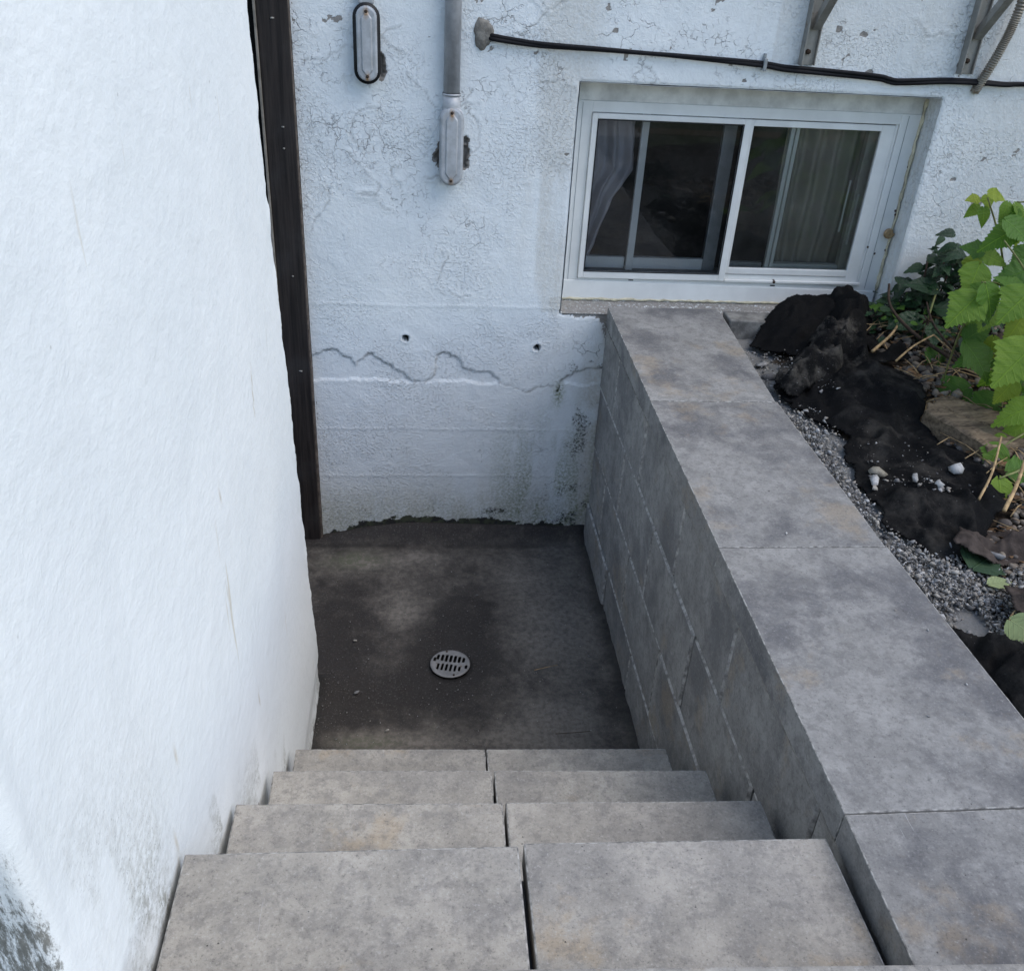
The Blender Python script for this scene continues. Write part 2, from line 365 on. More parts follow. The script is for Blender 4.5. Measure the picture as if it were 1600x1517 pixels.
def mat_soil():
    t = MT('dark_soil_with_grey_dust', .95, .1); n = t.noise(40, 6, .7); c = t.mix(t.map(n, .3, .7), (.022, .017, .013), (.075, .058, .043))
    sx = t.N.new('ShaderNodeSeparateXYZ'); t.nt.links.new(t.tc, sx.inputs[0]); g = t.math('ADD', t.map(sx.outputs[0], 1.42, 1.22), t.math('MULTIPLY', t.math('SUBTRACT', t.noise(9, 5, .6), .5), 1.2))
    c = t.mix(t.map(g, .35, .75), c, t.mix(t.noise(90, 5, .7), (.12, .12, .115), (.30, .30, .29)))
    t.set('Base Color', c); t.bump(t.noise(120, 6, .7), .006, .9); return t.m
M_SOIL = mat_soil()
M_CHIP = simple('brown_plastic_chip', (.05, .025, .015), .5, .4)
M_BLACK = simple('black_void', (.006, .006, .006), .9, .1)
M_SNAIL = simple('tan_snail_shell', (.30, .20, .10), .4, .5, sc=120)
M_STRAW = simple('dry_straw_stalk', (.36, .25, .13), .8, .2, var=.4, sc=50)
M_TWIG = simple('dark_brown_twig', (.055, .038, .028), .85, .2, var=.4, sc=60)
M_STEM = simple('green_brown_plant_stem', (.16, .17, .06), .6, .3, var=.35, sc=40)
M_LAWN = simple('worn_dirt_and_grass', (.09, .10, .05), .95, .1, var=.4, sc=5, bmp=.01)

# ================================================================= HOUSE WALL
WY = 3.39
hw = empty('house_wall', (1.2, WY, 0), 'peeling white painted concrete house wall with the window in it, at the bottom of the stairs', 'wall')
r = .006
xs = np.arange(-.415, 2.56, r); zs = np.arange(-.04, 2.56, r)
X, Z = np.meshgrid(xs, zs)
OX0, OX1, OZ0, OZ1 = .548, 1.853, 1.045, 1.877
dsp = (fbm(X, Z, 1.4, 3, 3) - .5) * .010 + (fbm(X, Z, 14, 4, 9) - .5) * .0035
# board-form lines
for zl in (1.065, .53, .306): dsp += .0016 * np.exp(-((Z - zl - (fbm(X, X * 0, 3, 3, int(zl * 100)) - .5) * .012) / .004) ** 2) * (X < .75)
# delaminated render with its long crack
crk = [(-.40, .860), (-.383, .866), (-.346, .878), (-.315, .872), (-.285, .854), (-.237, .82), (-.199, .856), (-.165, .848), (-.137, .83), (-.10, .812), (-.062, .784), (-.037, .757), (-.01, .745), (.03, .742), (.055, .76), (.060, .805), (.068, .858), (.09, .874), (.114, .872), (.14, .858), (.165, .835), (.178, .802), (.22, .795), (.269, .781), (.30, .765), (.322, .739), (.36, .727), (.40, .722), (.44, .71), (.479, .727), (.54, .733), (.582, .757), (.63, .80), (.68, .812), (.733, .816)]
crk = [(a + random.uniform(-.003, .003), b + random.uniform(-.004, .004)) for a, b in crk]
jx = (fbm(X, Z, 22, 3, 21) - .5) * .026 + (fbm(X, Z, 75, 2, 22) - .5) * .014; jz = (fbm(X, Z, 22, 3, 25) - .5) * .026 + (fbm(X, Z, 75, 2, 26) - .5) * .014
dc = dpoly(X + jx, Z + jz, crk)
cx = np.array([p[0] for p in crk]); cz = np.array([p[1] for p in crk])
zc = np.interp(X + jx, cx, cz)
low = .745 + (fbm(X, X * 0, 12, 3, 5) - .5) * .03
band = (Z + jz < zc) & (Z > low) & (X < .74)
dsp -= band * .005
low_l = [(-.40, .745), (-.2, .742), (-.05, .738), (.02, .725), (.10, .73), (.2, .735), (.3, .742)]
dl = dpoly(X + jx * 1.5, Z + jz * 1.5, low_l); dsp += .0018 * np.exp(-(dl / .010) ** 2) * (fbm(X, Z, 25, 3, 34) - .2)
line = .8 * np.clip(1.1 - (dc + (fbm(X, Z, 70, 2, 19) - .5) * .007) / .0055, 0, 1) * (.35 + .65 * fbm(X, Z, 9, 2, 31) * 1.3) + .18 * np.clip(1 - dl / .005, 0, 1) * (fbm(X, Z, 20, 2, 33) > .5)
line[Z < .70] *= .3
# other wandering cracks
rr = random.Random(5)
for k in range(26):
    if k < 14: x0, z0 = rr.uniform(-.35, .5), rr.uniform(1.1, 2.1)
    else: x0, z0 = rr.uniform(.2, 2.4), rr.uniform(1.93, 2.5)
    a = rr.uniform(0, 6.28); P = [(x0, z0)]
    for i in range(rr.randint(5, 14)):
        a += rr.uniform(-.9, .9); x0 += math.cos(a) * .022; z0 += math.sin(a) * .022; P.append((x0, z0))
    m_ = (np.abs(X - P[0][0]) < .4) & (np.abs(Z - P[0][1]) < .4)
    dd = dpoly(X[m_] + jx[m_] * .6, Z[m_] + jz[m_] * .6, P); line[m_] = np.maximum(line[m_], np.clip(1 - dd / .0045, 0, 1) * .5)
    dsp[m_] += .0022 * np.clip(1 - dd / .02, 0, 1) - .002 * np.clip(1 - dd / .005, 0, 1)
dsp -= .0025 * np.clip(line, 0, 1)
dark = np.zeros_like(X); moss = np.zeros_like(X); bare = np.zeros_like(X); rust = np.zeros_like(X); green = np.zeros_like(X)
for hx, hz in ((-.051, .931), (.465, .900)):
    a = np.hypot(X - hx, Z - hz) + (fbm(X, Z, 60, 2, 8) - .5) * .006
    k = np.clip(1 - a / .014, 0, 1) > .15; dsp[k] -= .04; dark = np.maximum(dark, (a < .013) * 1.)
    dsp += .0025 * np.exp(-((a - .018) / .006) ** 2)
# foot of the wall: bare dark concrete with moss edge
edge = np.interp(X, [-.415, -.401, -.33, -.261, -.15, -.04, .06, .128, .25, .353, .45, .552, .66, .741], [.0, .012, .03, .066, .085, .098, .10, .078, .082, .085, .065, .07, .05, .045]) + (fbm(X, Z, 35, 4, 12) - .5) * .05
moss = np.maximum(moss, 1.15 * sst(.012, -.012, Z - edge)); moss = np.maximum(moss, .50 * sst(.06, .0, Z - edge) * sst(.35, .6, fbm(X, Z, 20, 4, 13)))
moss = np.maximum(moss, .70 * np.exp(-((Z - .125) / .03) ** 2) * sst(.22, .30, X) * sst(.42, .36, X) * (Z > edge))
mm = fbm(X, Z, 12, 5, 40)
moss = np.maximum(moss, .62 * sst(.45, .62, X) * (X < .76) * sst(.28, .08, Z) * sst(.42, .62, mm))
moss = np.maximum(moss, .55 * sst(-.35, .4, X) * (X < .76) * sst(.35, .05, Z) * sst(.50, .72, mm))
moss = np.maximum(moss, .62 * np.exp(-(((X - .625) / .035) ** 2 + ((Z - .46) / .03) ** 2)))
moss = np.maximum(moss, .60 * np.exp(-(((X - .70) / .035) ** 2 + ((Z - .45) / .05) ** 2)) * sst(.45, .55, mm))
moss = np.maximum(moss, .58 * sst(.45, .66, X) * (X < .76) * (Z < .85) * sst(.48, .66, mm)); moss = np.maximum(moss, .42 * (X < .76) * sst(.75, .35, Z) * sst(.55, .7, fbm(X, Z, 16, 4, 44))); rust = np.maximum(rust, .45 * (X < .76) * sst(.40, .06, Z) * sst(.35, .6, fbm(X * 2, Z * .7, 5, 4, 45)))
green = np.maximum(green, np.exp(-(((X - .566) / .022) ** 2 + ((Z - .70) / .06) ** 2)) * 1.2)
moss = np.maximum(moss, .8 * np.exp(-(((X - .566) / .018) ** 2 + ((Z - .71) / .05) ** 2)) * sst(.4, .5, fbm(X, Z, 60, 3, 77)))
green = np.maximum(green, .95 * sst(.15, .5, X) * (X < .76) * sst(.80, .1, Z) * sst(.40, .62, fbm(X * 3, Z * .5, 6, 4, 50)))
green = np.maximum(green, .5 * sst(.34, .06, Z) * (X < .76))
rust = np.maximum(rust, .75 * sst(.60, .73, X) * (X < .8) * sst(1.08, .75, Z) * sst(.35, .6, fbm(X, Z * .5, 8, 4, 51)))
# rotten patch under the window sill's corner
wd = fbm(X, Z, 18, 4, 14)
pt = inpoly(X + (wd - .5) * .05, Z + (wd - .5) * .05, [(.535, 1.06), (.535, 1.040), (.60, 1.035), (.70, 1.02), (.74, .93), (.80, .90), (1.9, .90), (1.9, 1.10)])
bare = np.maximum(bare, pt * (.55 + .4 * sst(.4, .55, fbm(X, Z, 25, 4, 60)))); dsp -= pt * .006
rust = np.maximum(rust, .6 * sst(1.0, 1.09, Z) * (Z < 1.11) * (X > .5) * (X < 1.95))
rust = np.maximum(rust, .40 * sst(.16, .05, np.abs(X - .50)) * sst(.36, .6, fbm(X * 3, Z * .4, 5, 4, 90)) * (Z > 1.05))
# flaked areas on the right and above the window
ch = fbm(X, Z, 13, 5, 61)
flk = np.exp(-(((X - 2.14) / .20) ** 2 + ((Z - 1.70) / .045) ** 2)) + .9 * np.exp(-(((X - 2.12) / .22) ** 2 + ((Z - 1.53 - (X - 2.1) * .35) / .05) ** 2)) + .5 * sst(1.9, 2.3, X) * sst(1.9, 1.3, Z)
ch2 = fbm(X * .8 + Z * .5, Z * 1.3, 34, 4, 62); bare = np.maximum(bare, sst(.80, .90, np.minimum(flk, 1) * .27 + ch * .55 + ch2 * .42))
bare = np.maximum(bare, .62 * sst(.76, .80, fbm(X, Z, 26, 3, 63)) * (Z > 1.95))
for bx, bz, bw in ((1.51, 2.07, .02), (1.56, 1.95, .018), (.52, 1.64, .011), (1.12, 1.905, .012), (1.98, 1.60, .014), (.80, .87, .03)):
    a = np.hypot((X - bx), (Z - bz) * 1.6) + (fbm(X, Z, 40, 3, 66) - .5) * bw; bare = np.maximum(bare, sst(bw, bw * .6, a)); dsp -= .002 * sst(bw, bw * .6, a)
# ragged dark break-outs behind the two fittings
for bx, bz, bw, bh in ((.070, 1.615, .018, .036), (.158, 1.62, .015, .040), (.157, 1.67, .012, .012), (-.130, 1.905, .015, .038)):
    a = np.hypot((X - bx) / bw, (Z - bz) / bh) + (fbm(X, Z, 55, 4, 68) - .5) * 1.5
    k = sst(1.0, .8, a); dsp -= .018 * k; bare = np.maximum(bare, sst(1.35, 1.1, a)); dark = np.maximum(dark, k * .35)
bare = np.maximum(bare, .5 * sst(.004, -.008, np.abs(X + .409) - .006) * sst(.45, .6, fbm(X, Z, 20, 3, 70)))
rust = np.maximum(rust, .34 * sst(1.75, 2.1, X)); rust = np.maximum(rust, .24 * sst(1.9, 2.0, Z) * (X > 1.2)); rust = np.maximum(rust, .5 * sst(.30, .0, np.hypot((X - 2.0) * 1.0, (Z - 1.05) * .6)) )
moss = np.maximum(moss, .75 * sst(.05, .0, X - 1.95) * (X > 1.85) * sst(1.25, 1.10, Z))
# opening edge softened
keepx = (X[:-1, :-1] + r / 2); keepz = (Z[:-1, :-1] + r / 2)
keep = ~((keepx > OX0) & (keepx < OX1) & (keepz > OZ0) & (keepz < OZ1))
ed = np.maximum(np.maximum(OX0 - X, X - OX1), np.maximum(OZ0 - Z, Z - OZ1))
dsp -= .006 * sst(.010, 0, ed)
grid_mesh('painted_face', X, WY - dsp, Z, M_PAINT, hw, keep, dict(dark=dark, moss=moss, bare=bare, rust=rust, green=green, line=np.clip(line, 0, 1)))
# reveals of the window opening
def reveal(name, P0, P1, P2, P3, n1, n2, seed, rusty):
    u, v = np.meshgrid(np.linspace(0, 1, n1), np.linspace(0, 1, n2))
    P = [np.array(p, float) for p in (P0, P1, P2, P3)]
    Q = ((1 - u) * (1 - v))[..., None] * P[0] + (u * (1 - v))[..., None] * P[1] + (u * v)[..., None] * P[2] + ((1 - u) * v)[..., None] * P[3]
    nrm = np.cross(P[1] - P[0], P[3] - P[0]); nrm /= np.linalg.norm(nrm)
    g = fbm(u * n1 * .05, v * n2 * .05, 1., 4, seed); Q += nrm * ((g - .5) * .004)[..., None]
    z = np.zeros_like(u); e = fbm(u * 5, v * 5, 3, 4, seed + 1)
    low = sst(1.3, 1.1, Q[..., 2])
    return grid_mesh(name, Q[..., 0], Q[..., 1], Q[..., 2], M_PAINT, hw, None, dict(dark=z, moss=low * .7 * rusty * (n2 > 100), bare=z + .55 * (seed == 7) + .12 * sst(.5, .7, e) * rusty, rust=z + rusty * (.45 + .5 * sst(.4, .6, e)), green=z, line=z))
DP = .16
reveal('window_reveal', (OX1, WY, OZ0), (OX1, WY + DP, OZ0), (OX1, WY + DP, OZ1), (OX1, WY, OZ1), 28, 120, 4, .42)
reveal('window_reveal', (OX0, WY + DP, OZ0), (OX0, WY, OZ0), (OX0, WY, OZ1), (OX0, WY + DP, OZ1), 28, 120, 5, .1)
reveal('window_reveal', (OX0, WY, OZ1), (OX1, WY, OZ1), (OX1, WY + DP, OZ1), (OX0, WY + DP, OZ1), 200, 28, 6, .35)
reveal('window_reveal', (OX0, WY + DP, OZ0 + .046), (OX1, WY + DP, OZ0 + .046), (OX1, WY, OZ0), (OX0, WY, OZ0), 200, 28, 7, .5)
box('wall_mass', 2.56, 6.0, WY, WY + .3, -.2, 3.4, M_PAINT, hw, 0)
box('wall_mass', -.415, 2.56, WY + .004, WY + .3, 2.556, 3.4, M_PAINT, hw, 0)
box('wall_mass', -3.0, -.415, WY, WY + .3, 2.32, 3.4, M_PAINT, hw, 0)
box('wall_mass', -3.0, -1.45, WY, WY + .3, -.2, 2.32, M_PAINT, hw, 0)
box('wall_mass', -.415, OX0 - .01, WY + .055, WY + .3, -.2, 2.55, M_PAINT, hw, 0)
box('wall_mass', OX1 + .01, 2.56, WY + .055, WY + .3, -.2, 2.55, M_PAINT, hw, 0)
box('wall_mass', OX0 - .01, OX1 + .01, WY + .055, WY + .3, -.2, OZ0 - .008, M_PAINT, hw, 0)
box('wall_mass', OX0 - .01, OX1 + .01, WY + .055, WY + .3, OZ1 + .008, 2.55, M_PAINT, hw, 0)

# ---- door at the left end of the house wall
dr = empty('basement_door', (-.95, WY, 0), 'dark brown wooden door casing beside the left end of the white house wall, mostly behind the wing wall', 'door')
box('door_stop', -.560, -.527, WY - .02, WY + .029, .01, 2.26, M_BLACK, dr, .001)
hexa('door_casing', [(-.518, WY - .035, .0), (-.424, WY - .035, .0), (-.424, WY + .12, .0), (-.518, WY + .12, .0), (-.518, WY - .035, 2.32), (-.418, WY - .035, 2.32), (-.418, WY + .12, 2.32), (-.518, WY + .12, 2.32)], M_DWOOD, dr, .003)
box('edge_strip', -.4245, -.4165, WY - .022, WY + .01, 0, 2.32, simple('weathered_grey_wood_edge', (.12, .10, .085), .8, .2, var=.5), dr, .001)
box('weatherstrip', -.5265, -.5185, WY - .042, WY + .02, .01, 2.32, simple('pale_weatherstrip', (.22, .20, .17), .6, .3), dr, .001)
box('door_leaf', -1.40, -.530, WY + .03, WY + .075, .02, 2.26, M_BLACK, dr, .002)
box('door_casing', -1.45, -1.40, WY - .03, WY + .12, 0, 2.32, M_DWOOD, dr, .003)
box('head_casing', -1.40, -.5265, WY - .03, WY + .12, 2.26, 2.319, M_DWOOD, dr, .003)
for nz in (2.03, 1.63, 1.18, .80, 1.70):
    V, F = tube_data([(-.463 + random.uniform(-.012, .012), WY - .0375, nz), (-.463, WY - .033, nz)], .003, 8); pydata('nail_head', V, F, M_BRKT, dr)

# ================================================================= WINDOW
FY = WY + .095
wi = empty('sliding_window', (1.2, FY, OZ0), 'white two-pane sliding basement window recessed in the house wall above the retaining wall', 'window')
def bar(name, x0, x1, z0, z1, y0, y1, mat=M_VINYL, par=wi, bev=.0015): return box(name, x0, x1, y0, y1, z0, z1, mat, par, bev)
bar('head_filler', OX0 + .001, OX1 - .001, 1.806, OZ1 - .002, FY + .004, FY + .05, simple('stained_white_board', (.62, .62, .59), .7, .3, var=.2, sc=12))
of = bar('outer_frame', OX0 + .001, .6155, 1.15, 1.806, FY, FY + .06)
bar('outer_frame', 1.768, OX1 - .010, 1.125, 1.806, FY - .0, FY + .06)
bar('outer_frame', .6155, 1.768, 1.768, 1.806, FY, FY + .06)
bar('outer_frame', .6155, 1.768, 1.128, 1.156, FY, FY + .06)
bar('frame_bead', 1.7565, 1.768, 1.156, 1.768, FY + .006, FY + .05)
bar('groove_line', .578, .5795, 1.15, 1.80, FY - .0015, FY, M_ALU); bar('groove_line', 1.795, 1.7965, 1.14, 1.80, FY - .0015, FY, M_ALU)
hexa('sill', [(OX0 + .002, FY - .010, 1.060), (OX1 - .012, FY - .010, 1.062), (OX1 - .012, FY + .02, 1.062), (OX0 + .002, FY + .02, 1.060), (OX0 + .002, FY - .004, 1.150), (OX1 - .012, FY - .004, 1.130), (OX1 - .012, FY + .02, 1.132), (OX0 + .002, FY + .02, 1.152)], M_VINYL, wi, .003)
def sash(x0, x1, z0, z1, tw, tl, y, name, matf=M_VINYL, glass=None, depth=.02):
    s = bar('sash_frame', x0, x0 + tl[0], z0, z1, y, y + depth, matf)
    e = []
    e.append(bar('sash_rail', x1 - tl[1], x1, z0, z1, y, y + depth, matf, s)); e.append(bar('sash_rail', x0 + tl[0], x1 - tl[1], z1 - tw[1], z1, y, y + depth, matf, s)); e.append(bar('sash_rail', x0 + tl[0], x1 - tl[1], z0, z0 + tw[0], y, y + depth, matf, s))
    g = box('pane', x0 + tl[0] - .002, x1 - tl[1] + .002, y + depth * .5 - .001, y + depth * .5 + .001, z0 + tw[0] - .002, z1 - tw[1] + .002, glass, s, 0)
    return s
G1 = mat_glass('dark_screened_glass', (.90, .91, .92), .015); G2 = mat_glass('dusty_window_glass', (.92, .93, .92), .04)
sash(.616, 1.203, 1.160, 1.766, (.026, .018), (.020, .026), FY - .012, 'sash_rail', M_VINYL, G1)
# black gasket round the left pane
for a, b, c, d in ((.636, .640, 1.186, 1.748), (1.173, 1.177, 1.186, 1.748), (.640, 1.173, 1.744, 1.748), (.640, 1.173, 1.186, 1.190)): bar('gasket', a, b, c, d, FY - .0135, FY - .0115, M_GASK, wi, .0005)
sash(1.206, 1.756, 1.160, 1.764, (.050, .022), (.012, .050), FY + .004, 'sash_rail', M_VINYL, G2)
bar('track_lip', 1.206, 1.768, 1.156, 1.166, FY - .010, FY + .003); bar('track_lip', 1.206, 1.706, 1.185, 1.189, FY + .001, FY + .0035, M_ALU)
bar('weep_slot', .82, .84, 1.150, 1.1535, FY - .0015, FY - .0002, M_BLACK); bar('weep_slot', 1.40, 1.42, 1.1415, 1.1455, FY - .0015, FY - .0002, M_BLACK)
tube('latch_knob', [(1.409, FY - .012, 1.161), (1.409, FY + .002, 1.163)], .006, M_CHIP, wi)
# inner sliding sashes seen through the glass
IY = FY + .065
bar('inner_sash_stile', .818, .845, 1.17, 1.765, IY, IY + .02, M_VINYL); bar('inner_sash_stile', 1.135, 1.185, 1.17, 1.765, IY + .02, IY + .045, M_ALU)
bar('inner_sash_rail', .60, .815, 1.17, 1.215, IY + .022, IY + .042, M_VINYL); bar('inner_sash_rail', .845, 1.135, 1.17, 1.215, IY + .022, IY + .042, M_VINYL)
bar('inner_track', .60, 1.77, 1.14, 1.165, FY + .061, FY + .14, M_ALU)
bar('inner_sash_stile', 1.372, 1.388, 1.17, 1.765, FY + .030, FY + .05, M_VINYL); bar('inner_sash_stile', 1.392, 1.406, 1.17, 1.765, FY + .030, FY + .046, M_VINYL)
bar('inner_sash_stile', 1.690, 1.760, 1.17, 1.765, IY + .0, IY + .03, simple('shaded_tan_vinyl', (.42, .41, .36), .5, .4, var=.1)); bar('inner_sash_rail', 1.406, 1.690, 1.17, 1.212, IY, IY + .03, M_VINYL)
bar('inner_sash_rail', 1.21, 1.372, 1.17, 1.215, IY, IY + .02, M_ALU)
bar('pull_handle', 1.655, 1.661, 1.35, 1.55, IY - .010, IY - .002, M_VINYL); bar('pull_handle', 1.700, 1.706, 1.30, 1.50, IY - .010, IY - .001, M_VINYL)
# caulk bead and dirt along right jamb, black chips
cp = [(1.846 + random.uniform(-.003, .003), FY - .002, z) for z in np.linspace(1.135, 1.86, 40)]
tube('caulk_bead', cp, [random.uniform(.004, .0085) for _ in cp], M_CAULK, wi, 8)
for (a, z) in ((1.838, 1.455), (1.842, 1.44), (1.84, 1.30), (1.80, 1.285), (1.765, 1.31), (1.842, 1.62)): box('dirt_speck', a - .003, a + .003, FY - .004, FY + .002, z - .004, z + .004, M_CHIP, wi, .001)
tp = [(x, FY - .012 + random.uniform(-.002, .002), 1.075 + random.uniform(-.002, .002)) for x in np.linspace(.555, 1.80, 70)]
tube('caulk_bead', tp, [random.uniform(.003, .0065) for _ in tp], M_CAULK, wi, 6)
# room behind
rm = empty('basement_room', (1.2, WY + .3, 0), 'dim basement room seen through the window glass', 'room')
RX0, RX1, RY1 = .2, 2.2, WY + 1.4
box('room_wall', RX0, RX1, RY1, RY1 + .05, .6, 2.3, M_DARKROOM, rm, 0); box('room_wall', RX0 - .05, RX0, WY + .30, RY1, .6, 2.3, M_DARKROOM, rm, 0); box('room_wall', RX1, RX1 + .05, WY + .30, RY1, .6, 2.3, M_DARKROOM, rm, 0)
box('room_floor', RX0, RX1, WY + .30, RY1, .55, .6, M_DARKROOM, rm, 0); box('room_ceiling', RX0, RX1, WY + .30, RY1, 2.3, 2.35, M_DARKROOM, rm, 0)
def curtain(name, pts, z0, z1, y, amp, n, mat, label, right_edge=None, seed=0):
    u, v = np.meshgrid(np.linspace(0, 1, 140), np.linspace(0, 1, 60))
    xl = np.interp(v, [p[0] for p in pts], [p[1] for p in pts]); xr_ = np.interp(v, [p[0] for p in pts], [p[2] for p in pts])
    x = xl + (xr_ - xl) * u + (fbm(u * 3, v * 3, 2, 3, seed) - .5) * .03 * u; z = z0 + (z1 - z0) * v
    yy = y + amp * np.sin(u * n * 6.28 + 2.5 * (fbm(u, v, 2, 3, seed) - .5)) + amp * 1.5 * (fbm(u * 6, v * 2, 1.5, 4, seed + 3) - .5)
    o = grid_mesh(name, x, yy, z, mat)
    tag(o, label, 'curtain'); return o
M_CUR = simple('grey_curtain_cloth', (.42, .41, .43), .9, .1, var=.1, sc=6); M_CUR2 = simple('olive_grey_curtain_cloth', (.34, .31, .26), .9, .1, var=.12, sc=6)
curtain('curtain', [(0, .50, .66), (.25, .50, .71), (.42, .50, .75), (.58, .50, .82), (.8, .50, .80), (1, .50, .80)], 1.14, 1.84, WY + .235, .016, 5, M_CUR, 'crumpled pale grey curtain hanging behind the left window pane', seed=3)
curtain('curtain', [(0, 1.42, 1.95), (1, 1.40, 1.95)], 1.05, 1.9, WY + .24, .018, 8, M_CUR2, 'olive grey pleated curtain hanging behind the right window pane', seed=8)
# snail
sn = empty('snail', (1.828, FY - .015, 1.372), 'tan snail shell stuck to the caulk at the right jamb of the window', 'snail')
sp = []; rd = []
for i in range(60):
    a = i * .32; q = .003 + .013 * (i / 59) ** 1.3; sp.append((1.828 + q * math.cos(a), FY - .022 + .006 * i / 59, 1.372 + q * math.sin(a))); rd.append(.002 + .0065 * (i / 59))
tube('shell', sp, rd, M_SNAIL, sn, 10); 

# ================================================================= WING WALL (left)
zz = np.arange(-.04, 3.2, .009)
per = []   # (X, Yfrac, dY): perimeter from hidden back of far end, round to the near end face
def wx(y): return np.interp(y, [.5, .75, 1.0, 1.27, 1.52, 1.8, 2.2, 2.6], [-.392, -.386, -.385, -.366, -.352, -.346, -.348, -.348])
yfar = np.interp(zz, [0, .35, .9, 1.44, 1.85, 2.18, 3.2], [2.49, 2.46, 2.365, 2.27, 2.196, 2.146, 2.0])
ynear = np.interp(zz, [0, 1.2, 1.42, 1.56, 1.69, 3.2], [.625, .625, .615, .598, .592, .58])
NB = 34; NC = 8; NL = 210
XX = []; YY = []; NX = []; NY = []
for j, z in enumerate(zz):
    yf, yn = yfar[j], ynear[j]; rx = []; ry = []; nx = []; ny = []
    for u in np.linspace(0, 1, NB): rx.append(-.70 + u * (.70 + wx(yf) - .02)); ry.append(yf); nx.append(0); ny.append(1)
    rc = .02
    for a in np.linspace(0, math.pi / 2, NC)[1:]: rx.append(wx(yf) - rc + rc * math.sin(a)); ry.append(yf - rc + rc * math.cos(a)); nx.append(math.sin(a)); ny.append(math.cos(a))
    rn = .030
    for y in np.linspace(yf - rc, yn + rn, NL)[1:]: rx.append(float(wx(y))); ry.append(y); nx.append(1); ny.append(0)
    for a in np.linspace(0, math.pi / 2, NC)[1:]: rx.append(wx(yn) - rn + rn * math.cos(a)); ry.append(yn + rn - rn * math.sin(a)); nx.append(math.cos(a)); ny.append(-math.sin(a))
    for u in np.linspace(0, 1, NB)[1:]: rx.append(wx(yn) - rn - u * .8); ry.append(yn); nx.append(0); ny.append(-1)
    XX.append(rx); YY.append(ry); NX.append(nx); NY.append(ny)
XX, YY, NX, NY = map(np.array, (XX, YY, NX, NY)); ZZ = np.repeat(zz[:, None], XX.shape[1], 1)
S_ = np.cumsum(np.hypot(np.diff(XX, axis=1, prepend=XX[:, :1]), np.diff(YY, axis=1, prepend=YY[:, :1])), axis=1)
D = (fbm(S_, ZZ, 2.0, 3, 101) - .5) * .009 + (fbm(S_, ZZ, 13, 4, 105) - .5) * .0020 + (fbm(S_, ZZ, 45, 3, 109) - .5) * .0010 * (.3 + 1.2 * fbm(S_, ZZ, 5, 2, 111))
D += .006 * np.exp(-((YY - .62) / .03) ** 2) * (NX > .5) * (NX < 1.01)
farj = sst(.10, 0, np.abs(YY - yfar[:, None])) ; D += farj * (fbm(S_, ZZ, 18, 4, 120) - .5) * .012
base_z = np.interp(YY, [.7, .95, .951, 1.2, 1.201, 1.48, 1.481, 1.76, 1.761, 2.6], [1.03, 1.03, .83, .83, .63, .63, .42, .42, 0, 0])
D += -.012 * sst(.12, 0, np.abs(ZZ - .05)) * (NX > .5) * (YY > 1.8)
D += .006 * sst(.30, .0, ZZ) * (YY > 1.8)
tr = .5 * sst(.26, .02, ZZ - base_z) * sst(.45, .6, fbm(S_, ZZ, 8, 4, 130)) + .55 * sst(.10, .0, ZZ - base_z) * sst(.38, .55, fbm(S_, ZZ, 20, 4, 134)) * (NX > .3)
tr += .8 * sst(1.65, 1.05, ZZ) * sst(1.15, .62, YY) * sst(.36, .62, fbm(S_ * 1.5, ZZ * .6, 7, 5, 131)) * (NX > .3)
ms = sst(-.05, -.8, NY) * (sst(1.72, 1.36, ZZ + (fbm(XX, ZZ, 14, 4, 140) - .5) * .25) * .66 + .04)
ms = np.maximum(ms, (.55 * sst(.06, 0, ZZ - base_z - .0) * sst(.5, .6, fbm(S_, ZZ, 25, 4, 150))) * (NX > .5))
rs = np.zeros_like(XX)
for (y, z0, z1) in ((1.79, 1.405, 1.55), (1.45, 1.40, 1.47), (1.00, .98, 1.10), (1.06, 1.16, 1.23), (1.55, .80, .88)):
    rs = np.maximum(rs, .8 * sst(.006, .001, np.abs(YY - y - (ZZ - z0) * .04)) * sst(z0, z0 + .03, ZZ) * sst(z1, z1 - .05, ZZ) * (NX > .9))
ww = grid_mesh('wing_wall', XX + NX * D, YY + NY * D, ZZ, M_STUC, None, None, dict(grime=tr, moss=ms, rust=rs), flip=False)
tag(ww, 'tall white stucco wing wall on the left of the stairs, mossy at its near lower corner', 'wall')

# ================================================================= FLOOR
r = .006
xs = np.arange(-.95, .80, r); ys = np.arange(1.55, WY + .012, r); X, Y = np.meshgrid(xs, ys)
H = (fbm(X, Y, 2.2, 4, 200) - .5) * .016 + (fbm(X, Y, 22, 4, 205) - .5) * .004
DRX, DRY, DRR = .116, 2.560, .073
dd = np.hypot(X - DRX, Y - DRY)
H = H * sst(.06, .3, dd) - .010 * np.exp(-(dd / .22) ** 2)
pit = dd < DRR - .006; H[pit] = -.12
cove_h = np.interp(X, [-.95, -.42, -.33, -.22, -.04, .3, .8], [0, .0, .02, .045, .066, .060, .045])
H += cove_h * sst(WY - .085, WY - .002, Y) ** 1.0
H += .012 * sst(.66, .74, X) * sst(.4, .6, fbm(X, Y, 9, 3, 210))
cl = np.full_like(X, .36) + .24 * sst(.15, .5, X) + .12 * sst(2.8, 3.1, Y)
def blob(cx_, cy_, sx, sy, a, rot=0):
    c, s = math.cos(rot), math.sin(rot); dx, dy = X - cx_, Y - cy_
    return a * np.exp(-(((dx * c + dy * s) / sx) ** 2 + ((-dx * s + dy * c) / sy) ** 2))
